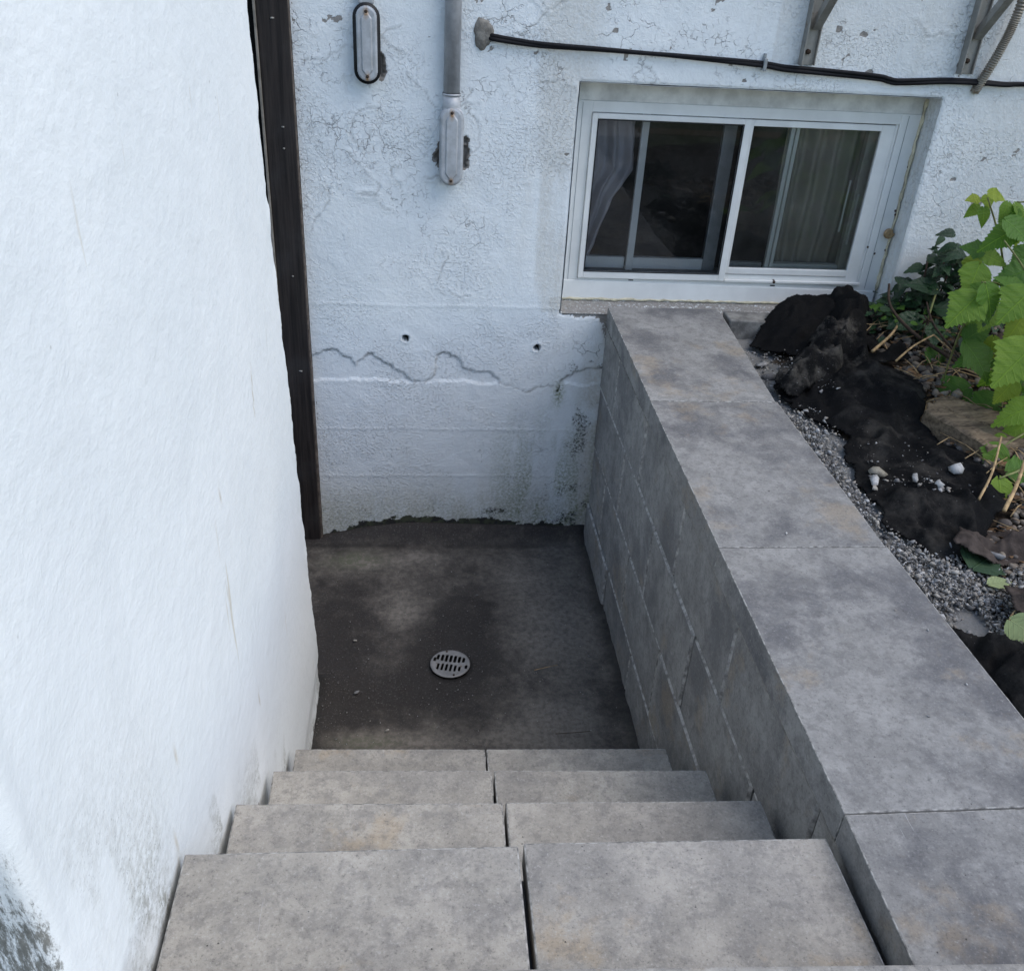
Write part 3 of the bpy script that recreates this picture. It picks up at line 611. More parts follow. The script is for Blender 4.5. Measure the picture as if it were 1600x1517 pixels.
for b in ((-.04, 2.86, .10, .16, .62), (.50, 2.74, .17, .20, .55), (-.20, 3.18, .20, .06, .50), (.02, 3.22, .12, .04, .45), (.47, 2.26, .15, .10, .80), (.30, 2.19, .3, .05, .45), (-.15, 2.20, .18, .05, .55), (.62, 2.62, .08, .3, .22), (-.16, 2.55, .08, .08, .2), (.42, 3.05, .18, .1, .3), (.05, 2.2, .1, .1, .3)): cl += blob(*b)
for b in ((.12, 2.66, .17, .24, .60), (-.27, 2.55, .10, .35, .45), (.0, 2.45, .2, .12, .25), (.26, 2.92, .09, .16, .25), (-.12, 2.42, .14, .1, .25), (.66, 2.3, .05, .3, .30), (-.36, 2.9, .1, .3, .2)): cl -= blob(*b)
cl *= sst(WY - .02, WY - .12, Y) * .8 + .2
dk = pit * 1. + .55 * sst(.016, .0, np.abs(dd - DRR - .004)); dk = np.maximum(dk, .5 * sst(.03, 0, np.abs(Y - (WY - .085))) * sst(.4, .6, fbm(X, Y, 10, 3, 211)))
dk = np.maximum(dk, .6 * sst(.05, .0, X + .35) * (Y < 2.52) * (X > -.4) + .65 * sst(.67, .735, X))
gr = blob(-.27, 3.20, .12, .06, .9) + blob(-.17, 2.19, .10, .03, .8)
fl = grid_mesh('floor', X, Y, H, M_FLOOR, None, None, dict(clean=cl, dark=np.clip(dk, 0, 1), green=gr)); tag(fl, kind='structure')

# drain grate: ring, slotted plate built from faces between slots
dg = empty('drain_grate', (DRX, DRY, 0), 'round grey metal drain grate with two rows of slots in the dark concrete floor', 'drain')
def grate():
    bm = bmesh.new(); rg = math.radians(-12); n = 120; R = DRR; g = .0018
    slots = []
    cnt = [.026, .034, .038, .038, .038, .034, .026]
    for i in range(7):
        x = (i - 3) * .0158 - .002; slots.append((x, .026, cnt[i] * .48))
        if 0 < i: slots.append((x - .008, -.022, cnt[i] * .46))
    slots += [(-.060, .012, .010), (.060, -.008, .010)]
    xs = np.arange(-R - g, R + g, g * .8); U, Vv = np.meshgrid(xs, xs); cu = U[:-1, :-1] + g * .4; cv = Vv[:-1, :-1] + g * .4
    kp = np.hypot(cu, cv) < R
    for sx, sy, hl in slots:
        dyy = np.maximum(np.abs(cv - sy) - hl + .0035, 0); kp &= ~(np.hypot(cu - sx, dyy) < .0047)
    # snap rim
    rr_ = np.hypot(U, Vv); kk = np.where(rr_ > R - .0009, (R) / np.maximum(rr_, 1e-6), 1.); U = U * kk; Vv = Vv * kk
    zt = .0045 - .0018 * sst(R - .006, R, np.hypot(U, Vv)) - .001 * sst(R - .014, R - .017, np.hypot(U, Vv))
    c, s = math.cos(rg), math.sin(rg)
    o = grid_mesh('grate_plate', DRX + U * c - Vv * s, DRY + U * s + Vv * c, zt, M_GRATE, dg, kp)
    md = o.modifiers.new('thick', 'SOLIDIFY'); md.thickness = .003; md.offset = -1
grate()
for a in (100, 280):
    a = math.radians(a); V, F = tube_data([(DRX + .064 * math.cos(a), DRY + .064 * math.sin(a), .003), (DRX + .064 * math.cos(a), DRY + .064 * math.sin(a), .0062)], .0042, 10); pydata('screw', V, F, M_TWIG, dg)

# ================================================================= RETAINING WALL
rw = empty('retaining_wall', (.93, 2.0, 0), 'grey block retaining wall with four wide cap pavers along the right side of the stairs', 'wall')
FX = .735
courses = [(.742, 1.004, [3.378, 3.087, 2.605, 2.10, 1.60, 1.085, .58, .2]), (.466, .739, [3.378, 2.845, 2.36, 1.853, 1.345, .845, .3]), (.190, .463, [3.376, 3.10, 2.60, 2.103, 1.60, 1.1, .6]), (-.09, .187, [3.372, 2.882, 2.40, 1.90, 1.4])]
for z0, z1, Yj in courses:
    for a, b in zip(Yj[:-1], Yj[1:]):
        z1 -= .003; o = random.uniform(-.004, .004); g = .0045; x0 = FX + o; sk = random.uniform(-.002, .002)
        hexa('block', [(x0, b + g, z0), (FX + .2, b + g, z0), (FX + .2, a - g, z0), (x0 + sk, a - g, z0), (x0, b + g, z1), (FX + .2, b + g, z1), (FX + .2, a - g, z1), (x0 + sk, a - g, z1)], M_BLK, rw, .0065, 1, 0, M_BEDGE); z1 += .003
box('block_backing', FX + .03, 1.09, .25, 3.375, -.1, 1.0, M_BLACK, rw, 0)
capy = [(3.378, .728, 1.168, 2.565, .722, 1.128), (2.562, .7215, 1.133, 1.776, .7205, 1.142), (1.773, .720, 1.146, .998, .722, 1.176), (.995, .7215, 1.172, .15, .714, 1.18)]
for (ya, xa, xb, yb, xc, xd) in capy:
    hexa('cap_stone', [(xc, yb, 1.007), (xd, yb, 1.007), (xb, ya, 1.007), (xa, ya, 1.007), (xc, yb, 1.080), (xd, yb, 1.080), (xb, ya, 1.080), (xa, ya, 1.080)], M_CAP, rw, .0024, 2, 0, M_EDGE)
# crumbly adhesive bead under the cap
tp = [(.7245 + random.uniform(-.0015, .0015), y, 1.0055 + random.uniform(-.002, .0015)) for y in np.arange(.70, 3.37, .012)]
tube('mortar_bead', tp, [random.uniform(.0015, .0035) for _ in tp], M_MORTAR, rw, 6)

# ================================================================= STAIRS
st = empty('staircase', (.17, 1.4, 0), 'descending stairs of paired grey paving slabs between the white wing wall and the block wall', 'stairs')
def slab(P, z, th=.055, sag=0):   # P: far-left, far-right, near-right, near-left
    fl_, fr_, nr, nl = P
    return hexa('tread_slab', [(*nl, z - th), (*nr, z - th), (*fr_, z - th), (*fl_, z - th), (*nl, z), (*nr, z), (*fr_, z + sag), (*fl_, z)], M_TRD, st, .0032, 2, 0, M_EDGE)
nos = {.42: [(-.327, 1.783), (.180, 1.765), (.184, 1.765), (.678, 1.750)], .63: [(-.335, 1.524), (.172, 1.507), (.178, 1.507), (.687, 1.489)], .83: [(-.358, 1.266), (.169, 1.248), (.1745, 1.249), (.700, 1.233)], 1.03: [(-.376, 1.003), (.1665, .995), (.1755, 1.000), (.698, .988)]}
lev = [.42, .63, .83, 1.03]
for i, z in enumerate(lev):
    a, b, c, d = nos[z]; dy = -.40
    slab([a, b, (b[0] - .003, b[1] + dy), (a[0] - .0, a[1] + dy)], z); slab([c, d, (d[0] + .010, d[1] + dy), (c[0] - .002, c[1] + dy)], z)
    yb = min(a[1], d[1]) - .02
    hexa('riser_block', [(-.325, yb - .3, z - .205), (.70, yb - .3, z - .205), (.69, d[1] - .025, z - .205), (-.325, a[1] - .025, z - .205), (-.325, yb - .3, z - .057), (.70, yb - .3, z - .057), (.69, d[1] - .025, z - .057), (-.325, a[1] - .025, z - .057)], M_BLK, st, .004)
slab([(-.335, 1.945), (.178, 1.93), (.176, 1.55), (-.335, 1.55)], .21); slab([(.182, 1.93), (.69, 1.925), (.70, 1.55), (.18, 1.55)], .21)
box('riser_block', -.325, .695, 1.5, 1.90, -.02, .153, M_BLK, st, .003)
# top landing slab
ls = empty('landing_slabs', (.3, .3, 1.1), 'pale grey landing slabs at the head of the stairs along the bottom edge of the photo', 'paving')
for x0, x1 in ((-.372, .24), (.244, .856), (.86, 1.47)):
    hexa('landing_slab', [(x0, -.2, 1.085), (x1, -.2, 1.085), (x1, .683 - (x1 - .8) * .04, 1.085), (x0, .683 - (x0 - .8) * .04, 1.085), (x0, -.2, 1.155), (x1, -.2, 1.155), (x1, .683 - (x1 - .8) * .04, 1.155), (x0, .683 - (x0 - .8) * .04, 1.155)], M_TRD, ls, .004)
    box('landing_bed', x0, x1, -.2, .60, .9, 1.004, M_CONC, ls, 0)

# ================================================================= GROUND RIGHT OF THE WALL
def bed_z(x, y):
    z = 1.012 + .04 * sst(1.35, 1.9, x) + .05 * sst(2.9, 3.38, y) * sst(1.5, 1.9, x) + (fbm(x, y, 5, 4, 300) - .5) * .035
    z = z - .008 * sst(1.30, 1.16, x) - .03 * np.exp(-(((x - 1.28) / .1) ** 2 + ((y - 3.1) / .15) ** 2))
    return z
xs = np.arange(1.10, 3.4, .012); ys = np.arange(.3, WY + .03, .012); X, Y = np.meshgrid(xs, ys)
bd = grid_mesh('planting_bed_soil', X, Y, bed_z(X, Y) + (fbm(X, Y, 40, 3, 305) - .5) * .012, M_SOIL); tag(bd, kind='structure')
V = []; F = []
def quad(x0, x1, y0, y1, z): 
    n = len(V); V.extend([(x0, y0, z), (x1, y0, z), (x1, y1, z), (x0, y1, z)]); F.append((n, n + 1, n + 2, n + 3))
quad(-60, 60, -60, -.18, 1.06); quad(1.45, 60, -.18, .32, 1.02); quad(3.38, 60, .32, 3.40, 1.0); quad(-60, -.78, -.18, 2.1, 1.04); quad(6, 60, 3.4, 60, 1.0); quad(-60, -3, 2.1, 60, 1.02)
tag(pydata('ground', V, F, M_LAWN, None, False), kind='structure')
box_ = hexa('concrete_kerb_block', [(1.19, 3.27, .93), (1.62, 3.25, .93), (1.62, 3.36, .93), (1.19, 3.37, .93), (1.185, 3.27, 1.078), (1.62, 3.25, 1.070), (1.62, 3.36, 1.070), (1.185, 3.37, 1.078)], M_CONC, None, .008, 3)
tag(box_, 'low grey concrete block behind the cap pavers, under the window sill', 'block')

# ---------------- black fabric
HF = []; HG = []
def cloth(name, poly, zf, label, seed, dust=.3, jag=.02, thick=.004, cat='fabric', mat=None, group=None, fold=1.):
    P = np.array(poly); x0, y0 = P.min(0) - .03; x1, y1 = P.max(0) + .03
    xs = np.arange(x0, x1, .006); ys = np.arange(y0, y1, .006); X, Y = np.meshgrid(xs, ys)
    jx = (fbm(X, Y, 14, 4, seed) - .5) * jag * 3; jy = (fbm(X, Y, 14, 4, seed + 9) - .5) * jag * 3
    ins = inpoly(X + jx, Y + jy, poly)
    de = dpoly(X + jx, Y + jy, list(poly) + [poly[0]])
    rs_ = np.random.RandomState(seed); wx_ = (fbm(X, Y, 6, 3, seed + 2) - .5) * .22; wy_ = (fbm(X, Y, 6, 3, seed + 3) - .5) * .22
    hgt = np.zeros_like(X)
    for k in range(9):      # sharp creases: triangle waves in random directions, each fading in and out
        th = rs_.uniform(0, math.pi); f = rs_.uniform(5, 15) * (1 + .12 * k); ph = rs_.rand()
        u = ((X + wx_) * math.cos(th) + (Y + wy_) * math.sin(th)) * f + ph; tri = 1 - 2 * np.abs(u - np.floor(u) - .5)
        m_ = sst(.42, .62, fbm(X, Y, 4.5, 2, seed + 30 + k)); hgt += (.34 / f) * (1 - tri) ** 1.6 * m_ * .9
    hgt = (hgt + .006 * (fbm(X, Y, 34, 3, seed + 7) - .5)) * fold - .012
    Zc = zf(X, Y) + hgt * sst(0, .05, de) + .010
    bz = bed_z(X, Y) + .006
    Zc = np.maximum(Zc * 1., bz) if name != 'x' else Zc
    kp = ins[:-1, :-1] & ins[1:, 1:]
    du = np.clip(dust * sst(.35, .65, fbm(X, Y, 6, 4, seed + 5)) * 1.6, 0, 1)
    o = grid_mesh(name, X, Y, Zc, mat or M_FAB, None, kp, dict(dust=du))
    md = o.modifiers.new('thick', 'SOLIDIFY'); md.thickness = thick; md.offset = -1
    tag(o, label, cat, group); HF.append((poly, zf)); HG.append((x0, y0, Zc, ins)); return o
# big sheet covering centre and lower part
polyB = [(1.20, 2.78), (1.30, 2.93), (1.46, 3.00), (1.62, 2.93), (1.70, 2.72), (1.62, 2.52), (1.585, 2.43), (1.62, 2.30), (1.67, 2.13), (1.60, 1.98), (1.52, 1.93), (1.40, 1.80), (1.30, 1.80), (1.235, 1.92), (1.225, 2.16), (1.285, 2.36), (1.33, 2.42), (1.24, 2.56)]
zB = lambda x, y: bed_z(x, y) + .008 + .055 * np.exp(-(((x - 1.50) / .17) ** 2 + ((y - 2.70) / .20) ** 2)) + .045 * np.exp(-(((x - 1.45) / .18) ** 2 + ((y - 1.98) / .07) ** 2)) + .03 * np.exp(-(((x - 1.38) / .05) ** 2 + ((y - 2.45) / .14) ** 2))
cloth('black_ground_fabric', polyB, zB, 'large sheet of black landscape fabric with rubble crumbs on it, right of the cap pavers', 410, dust=.25, fold=.42)
# dusty rolled strip climbing to the sill
path = [(1.64, 3.29, .105), (1.60, 3.19, .09), (1.56, 3.08, .07), (1.46, 2.95, .07), (1.33, 2.84, .05), (1.24, 2.76, .03)]
def zR(x, y):
    d = np.full(x.shape, 9.); hh = np.zeros(x.shape)
    for (ax, ay, ah), (bx, by, bh) in zip(path[:-1], path[1:]):
        vx, vy = bx - ax, by - ay; t = np.clip(((x - ax) * vx + (y - ay) * vy) / (vx * vx + vy * vy), 0, 1)
        e = np.hypot(x - ax - t * vx, y - ay - t * vy); k = e < d; d = np.where(k, e, d); hh = np.where(k, ah + (bh - ah) * t, hh)
    return bed_z(x, y) + .012 + hh * np.clip(1 - (d / .085) ** 2, 0, 1) ** .6 + .02
polyR = [(1.56, 3.36), (1.68, 3.37), (1.73, 3.26), (1.69, 3.13), (1.68, 3.03), (1.60, 2.98), (1.74, 3.0), (1.77, 2.93), (1.62, 2.88), (1.50, 2.86), (1.38, 2.76), (1.24, 2.68), (1.18, 2.74), (1.26, 2.88), (1.37, 2.98), (1.45, 3.10), (1.52, 3.20), (1.55, 3.27)]
cloth('rolled_black_fabric', polyR, lambda x, y: zR(x + (fbm(x, y, 13, 2, 601) - .5) * .09, y + (fbm(x, y, 13, 2, 603) - .5) * .09), 'dusty crumpled roll of black landscape fabric leaning up to the window sill', 430, dust=1.3, fold=.85)
polyA = [(1.245, 3.17), (1.40, 3.02), (1.50, 3.06), (1.56, 3.16), (1.60, 3.34), (1.47, 3.372), (1.33, 3.30)]
zA = lambda x, y: bed_z(x, y) + .012 + .110 * sst(3.02, 3.32, y) * sst(1.22, 1.45, x)
cloth('black_fabric_flap', polyA, zA, 'smooth black fabric flap standing against the concrete block under the window', 450, dust=.05, fold=.45)
polyD = [(1.16, 1.52), (1.22, 1.50), (1.32, 1.44), (1.45, 1.42), (1.55, 1.30), (1.55, 1.05), (1.18, 1.05), (1.18, 1.30)]
zD = lambda x, y: bed_z(x, y) + .03 + .05 * np.exp(-(((x - 1.34) / .1) ** 2 + ((y - 1.30) / .12) ** 2))
cloth('black_fabric_corner', polyD, zD, 'black fabric edge at the lower right of the photo beside the cap paver', 470, dust=.2)
M_BROWNC = simple('brown_mud_caked_cloth', (.055, .044, .038), .9, .1, var=.35, sc=30, bmp=.002)
zE = lambda x, y: bed_z(x, y) + .035 + .03 * np.sin(x * 20)
cloth('brown_cloth_scrap', [(1.40, 1.88), (1.50, 1.91), (1.60, 1.85), (1.56, 1.78), (1.45, 1.76), (1.36, 1.74), (1.34, 1.79)], zE, 'brown mud-caked cloth scrap between the black fabric and the fallen dark leaf', 480, mat=M_BROWNC, fold=.7)
cloth('brown_cloth_scrap', [(1.36, 1.62), (1.47, 1.65), (1.5, 1.50), (1.40, 1.46), (1.33, 1.50)], zE, 'brown mud-caked cloth scrap at the right edge above the pale fallen leaf', 485, mat=M_BROWNC, fold=.7)
def surf_z(x, y):
    z = float(bed_z(np.array([x]), np.array([y]))[0])
    for gx, gy, Zc, ins in HG:
        i, j = int(round((y - gy) / .006)), int(round((x - gx) / .006))
        if 0 <= i < Zc.shape[0] and 0 <= j < Zc.shape[1] and ins[i, j]: z = max(z, float(Zc[i, j]))
    return z

# ---------------- stones
ico = []
def ico_data(sub):
    bm = bmesh.new(); bmesh.ops.create_icosphere(bm, subdivisions=sub, radius=1); V = np.array([v.co[:] for v in bm.verts]); F = np.array([[v.index for v in f.verts] for f in bm.faces]); bm.free(); return V, F
I2 = ico_data(2); I1 = ico_data(1)
def hull_variants(n, npt, seed):
    q = random.Random(seed); out = []
    for _ in range(n):
        bm = bmesh.new()
        for i in range(npt):
            v = Vector((q.gauss(0, 1), q.gauss(0, 1), q.gauss(0, 1))).normalized() * q.uniform(.62, 1.12); bm.verts.new(v)
        bmesh.ops.convex_hull(bm, input=bm.verts[:]); bmesh.ops.delete(bm, geom=[v for v in bm.verts if not v.link_faces], context='VERTS')
        bmesh.ops.triangulate(bm, faces=bm.faces[:]); bm.verts.index_update()
        out.append((np.array([v.co[:] for v in bm.verts]), np.array([[v.index for v in f.verts] for f in bm.faces]))); bm.free()
    return out
def lumpy_variants(n, seed):
    out = []
    for k in range(n):
        q = np.random.RandomState(seed + k); V0, F0 = I2; d = np.ones(len(V0))
        for _ in range(5):
            a = q.randn(3); a /= np.linalg.norm(a); d -= .22 * q.rand() * np.clip(V0 @ a - .35, 0, 1) * 1.6
        out.append((V0 * d[:, None], F0))
    return out
HUL = hull_variants(30, 9, 5); HUB = hull_variants(10, 30, 6); LUM = lumpy_variants(16, 9)
def stones_mesh(name, items, base, mat, label=None, cat=None, smooth=True, ang=.12):
    VV = []; FF = []; T = []; off = 0
    for i, (x, y, z, s, fl_) in enumerate(items):
        V0, F0 = random.choice(base); n = len(V0)
        A = Matrix.Rotation(random.uniform(0, 6.28), 3, 'Z') @ Matrix.Rotation(random.uniform(-.5, .5), 3, 'X') @ Matrix.Rotation(random.uniform(-.5, .5), 3, 'Y')
        sc = np.array([s * random.uniform(.85, 1.45), s * random.uniform(.65, 1.), s * fl_ * random.uniform(.7, 1.1)])
        P = (V0 * sc) @ np.array(A).T + np.array([x, y, z]); VV.append(P); FF.append(F0 + off); off += n; T.append(np.full(n, random.random()))
    VV = np.concatenate(VV); FF = np.concatenate(FF); T = np.concatenate(T)
    me = bpy.data.meshes.new(name); me.vertices.add(len(VV)); me.vertices.foreach_set('co', VV.astype('f').ravel())
    me.loops.add(FF.size); me.loops.foreach_set('vertex_index', FF.ravel().astype('i')); me.polygons.add(len(FF)); me.polygons.foreach_set('loop_start', np.arange(0, FF.size, 3, dtype='i'))
    me.update(calc_edges=True)
    if smooth: me.shade_smooth()
    a = me.attributes.new('tint', 'FLOAT', 'POINT'); a.data.foreach_set('value', T.astype('f'))
    return link(name, me, mat)
def mat_stone(name, cols, rough=.8):
    t = MT(name, rough, .3); ti = t.attr('tint')
    r_ = t.N.new('ShaderNodeValToRGB'); r_.color_ramp.interpolation = 'CONSTANT'; cr = r_.color_ramp
    while len(cr.elements) < len(cols): cr.elements.new(.5)
    for i, c in enumerate(cols): cr.elements[i].position = i / len(cols); cr.elements[i].color = (*c, 1)
    t.nt.links.new(ti, r_.inputs[0])
    c = t.mix(t.map(t.noise(90, 5, .7), .35, .75, 0, .55), r_.outputs[0], (.06, .05, .04)); c = t.mix(t.map(t.noise(400, 3), .6, .75, 0, .4), c, (.4, .38, .34))
    t.set('Base Color', c); t.bump(t.noise(180, 5), .0015, .8); return t.m
M_RIVER = mat_stone('brown_grey_river_pebbles', [(.12, .095, .075), (.16, .13, .10), (.09, .075, .062), (.20, .165, .13), (.13, .12, .11), (.24, .20, .15), (.10, .085, .075), (.17, .13, .10), (.28, .25, .21)])
M_CRUSH = mat_stone('pale_crushed_stone', [(.36, .36, .35), (.24, .24, .24), (.46, .46, .45), (.15, .15, .15), (.38, .36, .32), (.29, .27, .24)], .9)
riv = []
rr = random.Random(11)
while len(riv) < 2600:
    x = rr.uniform(1.42, 2.6); y = rr.uniform(1.3, 3.36)
    if y < 2.0 and x < 1.40: continue
    if x > 2.0 and rr.random() < .6: continue
    skip = any(inpoly(np.array([x]), np.array([y]), p)[0] for p, _ in HF[:3])
    if skip and rr.random() < .98: continue
    riv.append((x, y, float(bed_z(np.array([x]), np.array([y]))[0]) + rr.uniform(0, .022), rr.choice([.008, .010, .012, .014, .017, .022]), .7))
ro = stones_mesh('river_pebbles', riv, LUM, M_RIVER, ang=.07); tag(ro, 'bed of brown and grey river pebbles under the leafy plants', 'pebbles', kind='stuff')
cr_ = []
zones = [(1.13, 1.24, 1.55, 2.60, 3800), (1.20, 1.36, 1.60, 1.86, 2200), (1.30, 1.50, 1.48, 1.74, 2400), (1.2, 1.42, 2.86, 3.16, 260), (1.20, 1.30, 2.36, 2.56, 260), (1.22, 1.30, 1.1, 1.5, 200), (1.16, 1.22, 2.5, 2.95, 160)]
for x0, x1, y0, y1, n in zones:
    for _ in range(n):
        x = rr.uniform(x0, x1); y = rr.uniform(y0, y1)
        if inpoly(np.array([x]), np.array([y]), polyB)[0] and rr.random() < .9: continue
        cr_.append((x, y, float(bed_z(np.array([x]), np.array([y]))[0]) + rr.uniform(.0, .03), rr.choice([.002, .002, .0025, .003, .003, .004, .005, .007, .010]), .8))
co_ = stones_mesh('crushed_stone', cr_, HUL, M_CRUSH, smooth=False, ang=.28); tag(co_, 'pale crushed stone packed along the back edge of the cap pavers', 'gravel', kind='stuff')
crumbs = [(x, y, surf_z(x, y) + .004, s_, .6) for x, y, s_ in ((1.37, 2.07, .011), (1.41, 2.03, .012), (1.425, 2.055, .014), (1.455, 2.065, .012), (1.385, 2.02, .009), (1.355, 2.15, .012), (1.41, 2.165, .010), (1.265, 2.10, .016), (1.53, 2.09, .008), (1.33, 2.165, .012), (1.28, 2.165, .010), (1.44, 2.035, .008), (1.395, 2.06, .008), (1.25, 2.60, .010), (1.335, 2.70, .010), (1.37, 2.66, .008))]
for cx_, cy_, sg, n in ((1.37, 2.13, .035, 60), (1.43, 2.10, .025, 50), (1.34, 2.28, .03, 25), (1.27, 2.60, .03, 30), (1.36, 2.76, .03, 40), (1.45, 2.17, .06, 25), (1.25, 2.8, .03, 30), (1.4, 2.2, .14, 50)):
    for _ in range(n):
        x = rr.gauss(cx_, sg * .6); y = rr.gauss(cy_, sg); 
        if x < 1.19: continue
        crumbs.append((x, y, surf_z(x, y) + .002, rr.choice([.001, .001, .0015, .0015, .002, .003, .005]), .6))
o = stones_mesh('rubble_crumbs', crumbs, HUL, M_CRUSH, smooth=False, ang=.28); tag(o, 'pale mortar crumbs scattered over the black fabric', 'rubble', kind='stuff')
for (x, y, s, fl_, lb) in ((1.315, 2.195, .030, .75, 'fist-sized tan grey stone on the black fabric nearest the cap paver'), (1.53, 2.17, .022, .8, 'smooth pale grey stone on the black fabric by the timber piece'), (1.375, 2.10, .017, .8, 'pale rubble lump in the middle of the black fabric'), (1.44, 2.075, .017, .8, 'white angular lump on the black fabric, right of the middle lump'), (1.41, 2.045, .016, .7, 'white wedge-shaped lump low on the black fabric'), (1.275, 2.13, .024, .45, 'flat pale stone flake at the fabric edge beside the cap paver'), (1.30, 1.785, .022, .8, 'largest pale lump in the crushed stone beside the cap paver'), (1.45, 1.78, .022, .5, 'flat grey stone right of the fallen dark leaf'), (1.245, 3.02, .032, .4, 'flat blue-grey stone flake between the cap paver and the fabric flap'), (1.33, 2.975, .030, .35, 'flat pale slab fragment below the black fabric flap'), (1.225, 2.90, .022, .6, 'angular pale lump beside the cap paver above the large fabric sheet')):
    o = stones_mesh('loose_stone', [(x, y, surf_z(x, y) + s * .4, s, fl_)], HUB, M_CRUSH if 'tan' not in lb else mat_stone('tan_grey_stone', [(.27, .25, .20), (.27, .25, .20)]), smooth=False, ang=.12); tag(o, lb, 'stone', 'loose stones on the fabric and gravel')
# floor debris: countless specks, and the few bigger chips
it = []
for _ in range(420):
    x = rr.uniform(-.34, .70); y = rr.uniform(2.16, 3.2) if rr.random() < .6 else rr.uniform(2.16, 2.6)
    it.append((x, y, .004 + (fbm(np.array([x]), np.array([y]), 2.2, 4, 200)[0] - .5) * .014, rr.choice([.001, .0013, .0016, .002, .003]), .7))
for _ in range(170):
    x = -.345 + abs(rr.gauss(0, .05)); y = rr.uniform(2.16, 2.55); it.append((x, y, .004, rr.choice([.0008, .0008, .001, .0012, .002]), .7))
o = stones_mesh('floor_grit', it, HUL, M_CRUSH, smooth=False, ang=.3); tag(o, 'fine pale grit scattered over the dark floor round the drain', 'grit', kind='stuff')
for i, (x, y, s, lb) in enumerate(((-.236, 2.689, .009, 'small pale chip on the floor left of the drain'), (-.214, 2.419, .010, 'pale pebble on the floor low left of the drain'), (-.104, 2.236, .007, 'flat grey chip on the floor near the lowest tread'), (.234, 2.953, .007, 'thin pale flake on the floor beyond the drain'))):
    o = stones_mesh('floor_chip', [(x, y, .008, s, .5)], HUB, M_CRUSH, smooth=False, ang=.25); tag(o, lb, 'chip', 'chips on the floor')
it = []
for x, y in ((.93, 2.03), (.789, 2.115), (.909, 1.832), (1.099, 1.463), (1.099, 1.296), (.977, 1.212), (.992, 2.23), (1.056, 1.529)): it.append((x, y, 1.082, rr.uniform(.003, .006), .5))
for _ in range(160): it.append((rr.uniform(.74, 1.13), rr.uniform(.8, 3.3), 1.0805, rr.choice([.0008, .001, .0014, .002]), .6))
o = stones_mesh('cap_grit', it, HUL, M_CRUSH, smooth=False, ang=.3); tag(o, 'tiny stone crumbs scattered on top of the cap pavers', 'grit', kind='stuff')

# ---------------- timber piece
lg = empty('timber_piece', (1.68, 2.42, 1.03), 'weathered split piece of timber lying on the pebbles beside the black fabric', 'timber')
def timber():
    A, B, C_, D_ = Vector((1.575, 2.488, 0)), Vector((1.697, 2.565, 0)), Vector((1.90, 2.30, 0)), Vector((1.635, 2.250, 0))
    D_ = Vector((1.66, 2.24, 0)); n1, n2 = 60, 24
    for nm, mt_, zt in (('timber_top', M_LOG, 1),):
        u, v = np.meshgrid(np.linspace(-.0, 1, n1), np.linspace(0, 1, n2))
        q = lambda k: (A[k] * (1 - v) + B[k] * v) * (1 - u) + (D_[k] * (1 - v) + C_[k] * v) * u
        jag = (fbm(v * 3, v * 0, 5, 3, 500) - .5) * .05 * (1 - u)
        Xq, Yq = q(0) + jag * .4, q(1) - jag; 
        e = np.minimum(np.minimum(v, 1 - v) * .12, np.minimum(u, 1 - u) * .3)
        Zq = 1.105 + .012 * v + (fbm(u * 2, v * 14, 3, 4, 501) - .5) * .016 - .005 * sst(.006, 0, e) - .012 * (np.abs(v - .35 - .2 * u) < .02)
        grid_mesh('timber_top', Xq, Yq, Zq, M_LOG, lg)
        for nm, sl, mt in (('broken_end', (slice(None), 0), M_LOGEND), ('timber_side', (0, slice(None)), M_LOG), ('timber_side', (-1, slice(None)), M_LOG), ('timber_side', (slice(None), -1), M_LOG)):
            x, y, z = Xq[sl], Yq[sl], Zq[sl]; t = np.linspace(0, 1, 14)[:, None]
            nx = (fbm(np.arange(len(x))[None] * .25 + 0 * t, t * 3, 1.2, 3, 510) - .5) * (.02 if mt is M_LOGEND else .006) * np.sin(t * 3.14)
            grid_mesh(nm, x[None] + nx, y[None] - nx + 0 * t, z[None] * (1 - t) + .985 * t, mt, lg)
timber()
# ---------------- straws and twigs
def stick(name, P, r0, r1, mat, label, cat, group=None, n=6):
    pts = smooth_pts(P, 5); o = tube(name, pts, [r0 + (r1 - r0) * i / (len(pts) - 1) for i in range(len(pts))], mat, None, n); tag(o, label, cat, group); return o
def sg(x, y, d=.015): return (x, y, surf_z(x, y) + d)
stick('dry_stalk', [sg(1.60, 2.93, .02), (1.72, 3.05, 1.12), (1.80, 3.16, 1.13)], .006, .004, M_STRAW, 'thick dry straw stalk leaning out of the upper black fabric', 'stalk', 'dry stalks on the bed')
stick('dry_stalk', [sg(1.64, 2.83, .03), (1.74, 2.92, 1.13), (1.84, 2.98, 1.15)], .004, .003, M_STRAW, 'long thin dry straw stalk above the black fabric hump', 'stalk', 'dry stalks on the bed')
stick('dry_stalk', [(1.84, 2.98, 1.15), (1.88, 2.90, 1.12), (1.93, 2.82, 1.09)], .003, .002, M_STRAW, 'thin bent dry stalk over the pebbles near the leafy plant', 'stalk', 'dry stalks on the bed')
stick('dry_stalk', [(1.53, 1.92, 1.09), (1.60, 2.0, 1.12), (1.66, 2.08, 1.15)], .006, .005, M_STRAW, 'pale dry stalk at the right edge below the lowest bright leaf', 'stalk', 'dry stalks on the bed')
stick('dry_stalk', [(1.50, 1.99, 1.08), (1.57, 2.07, 1.12), (1.64, 2.18, 1.17)], .004, .003, M_STRAW, 'thin dry stalk just left of the pale stalk below the lowest leaf', 'stalk', 'dry stalks on the bed')
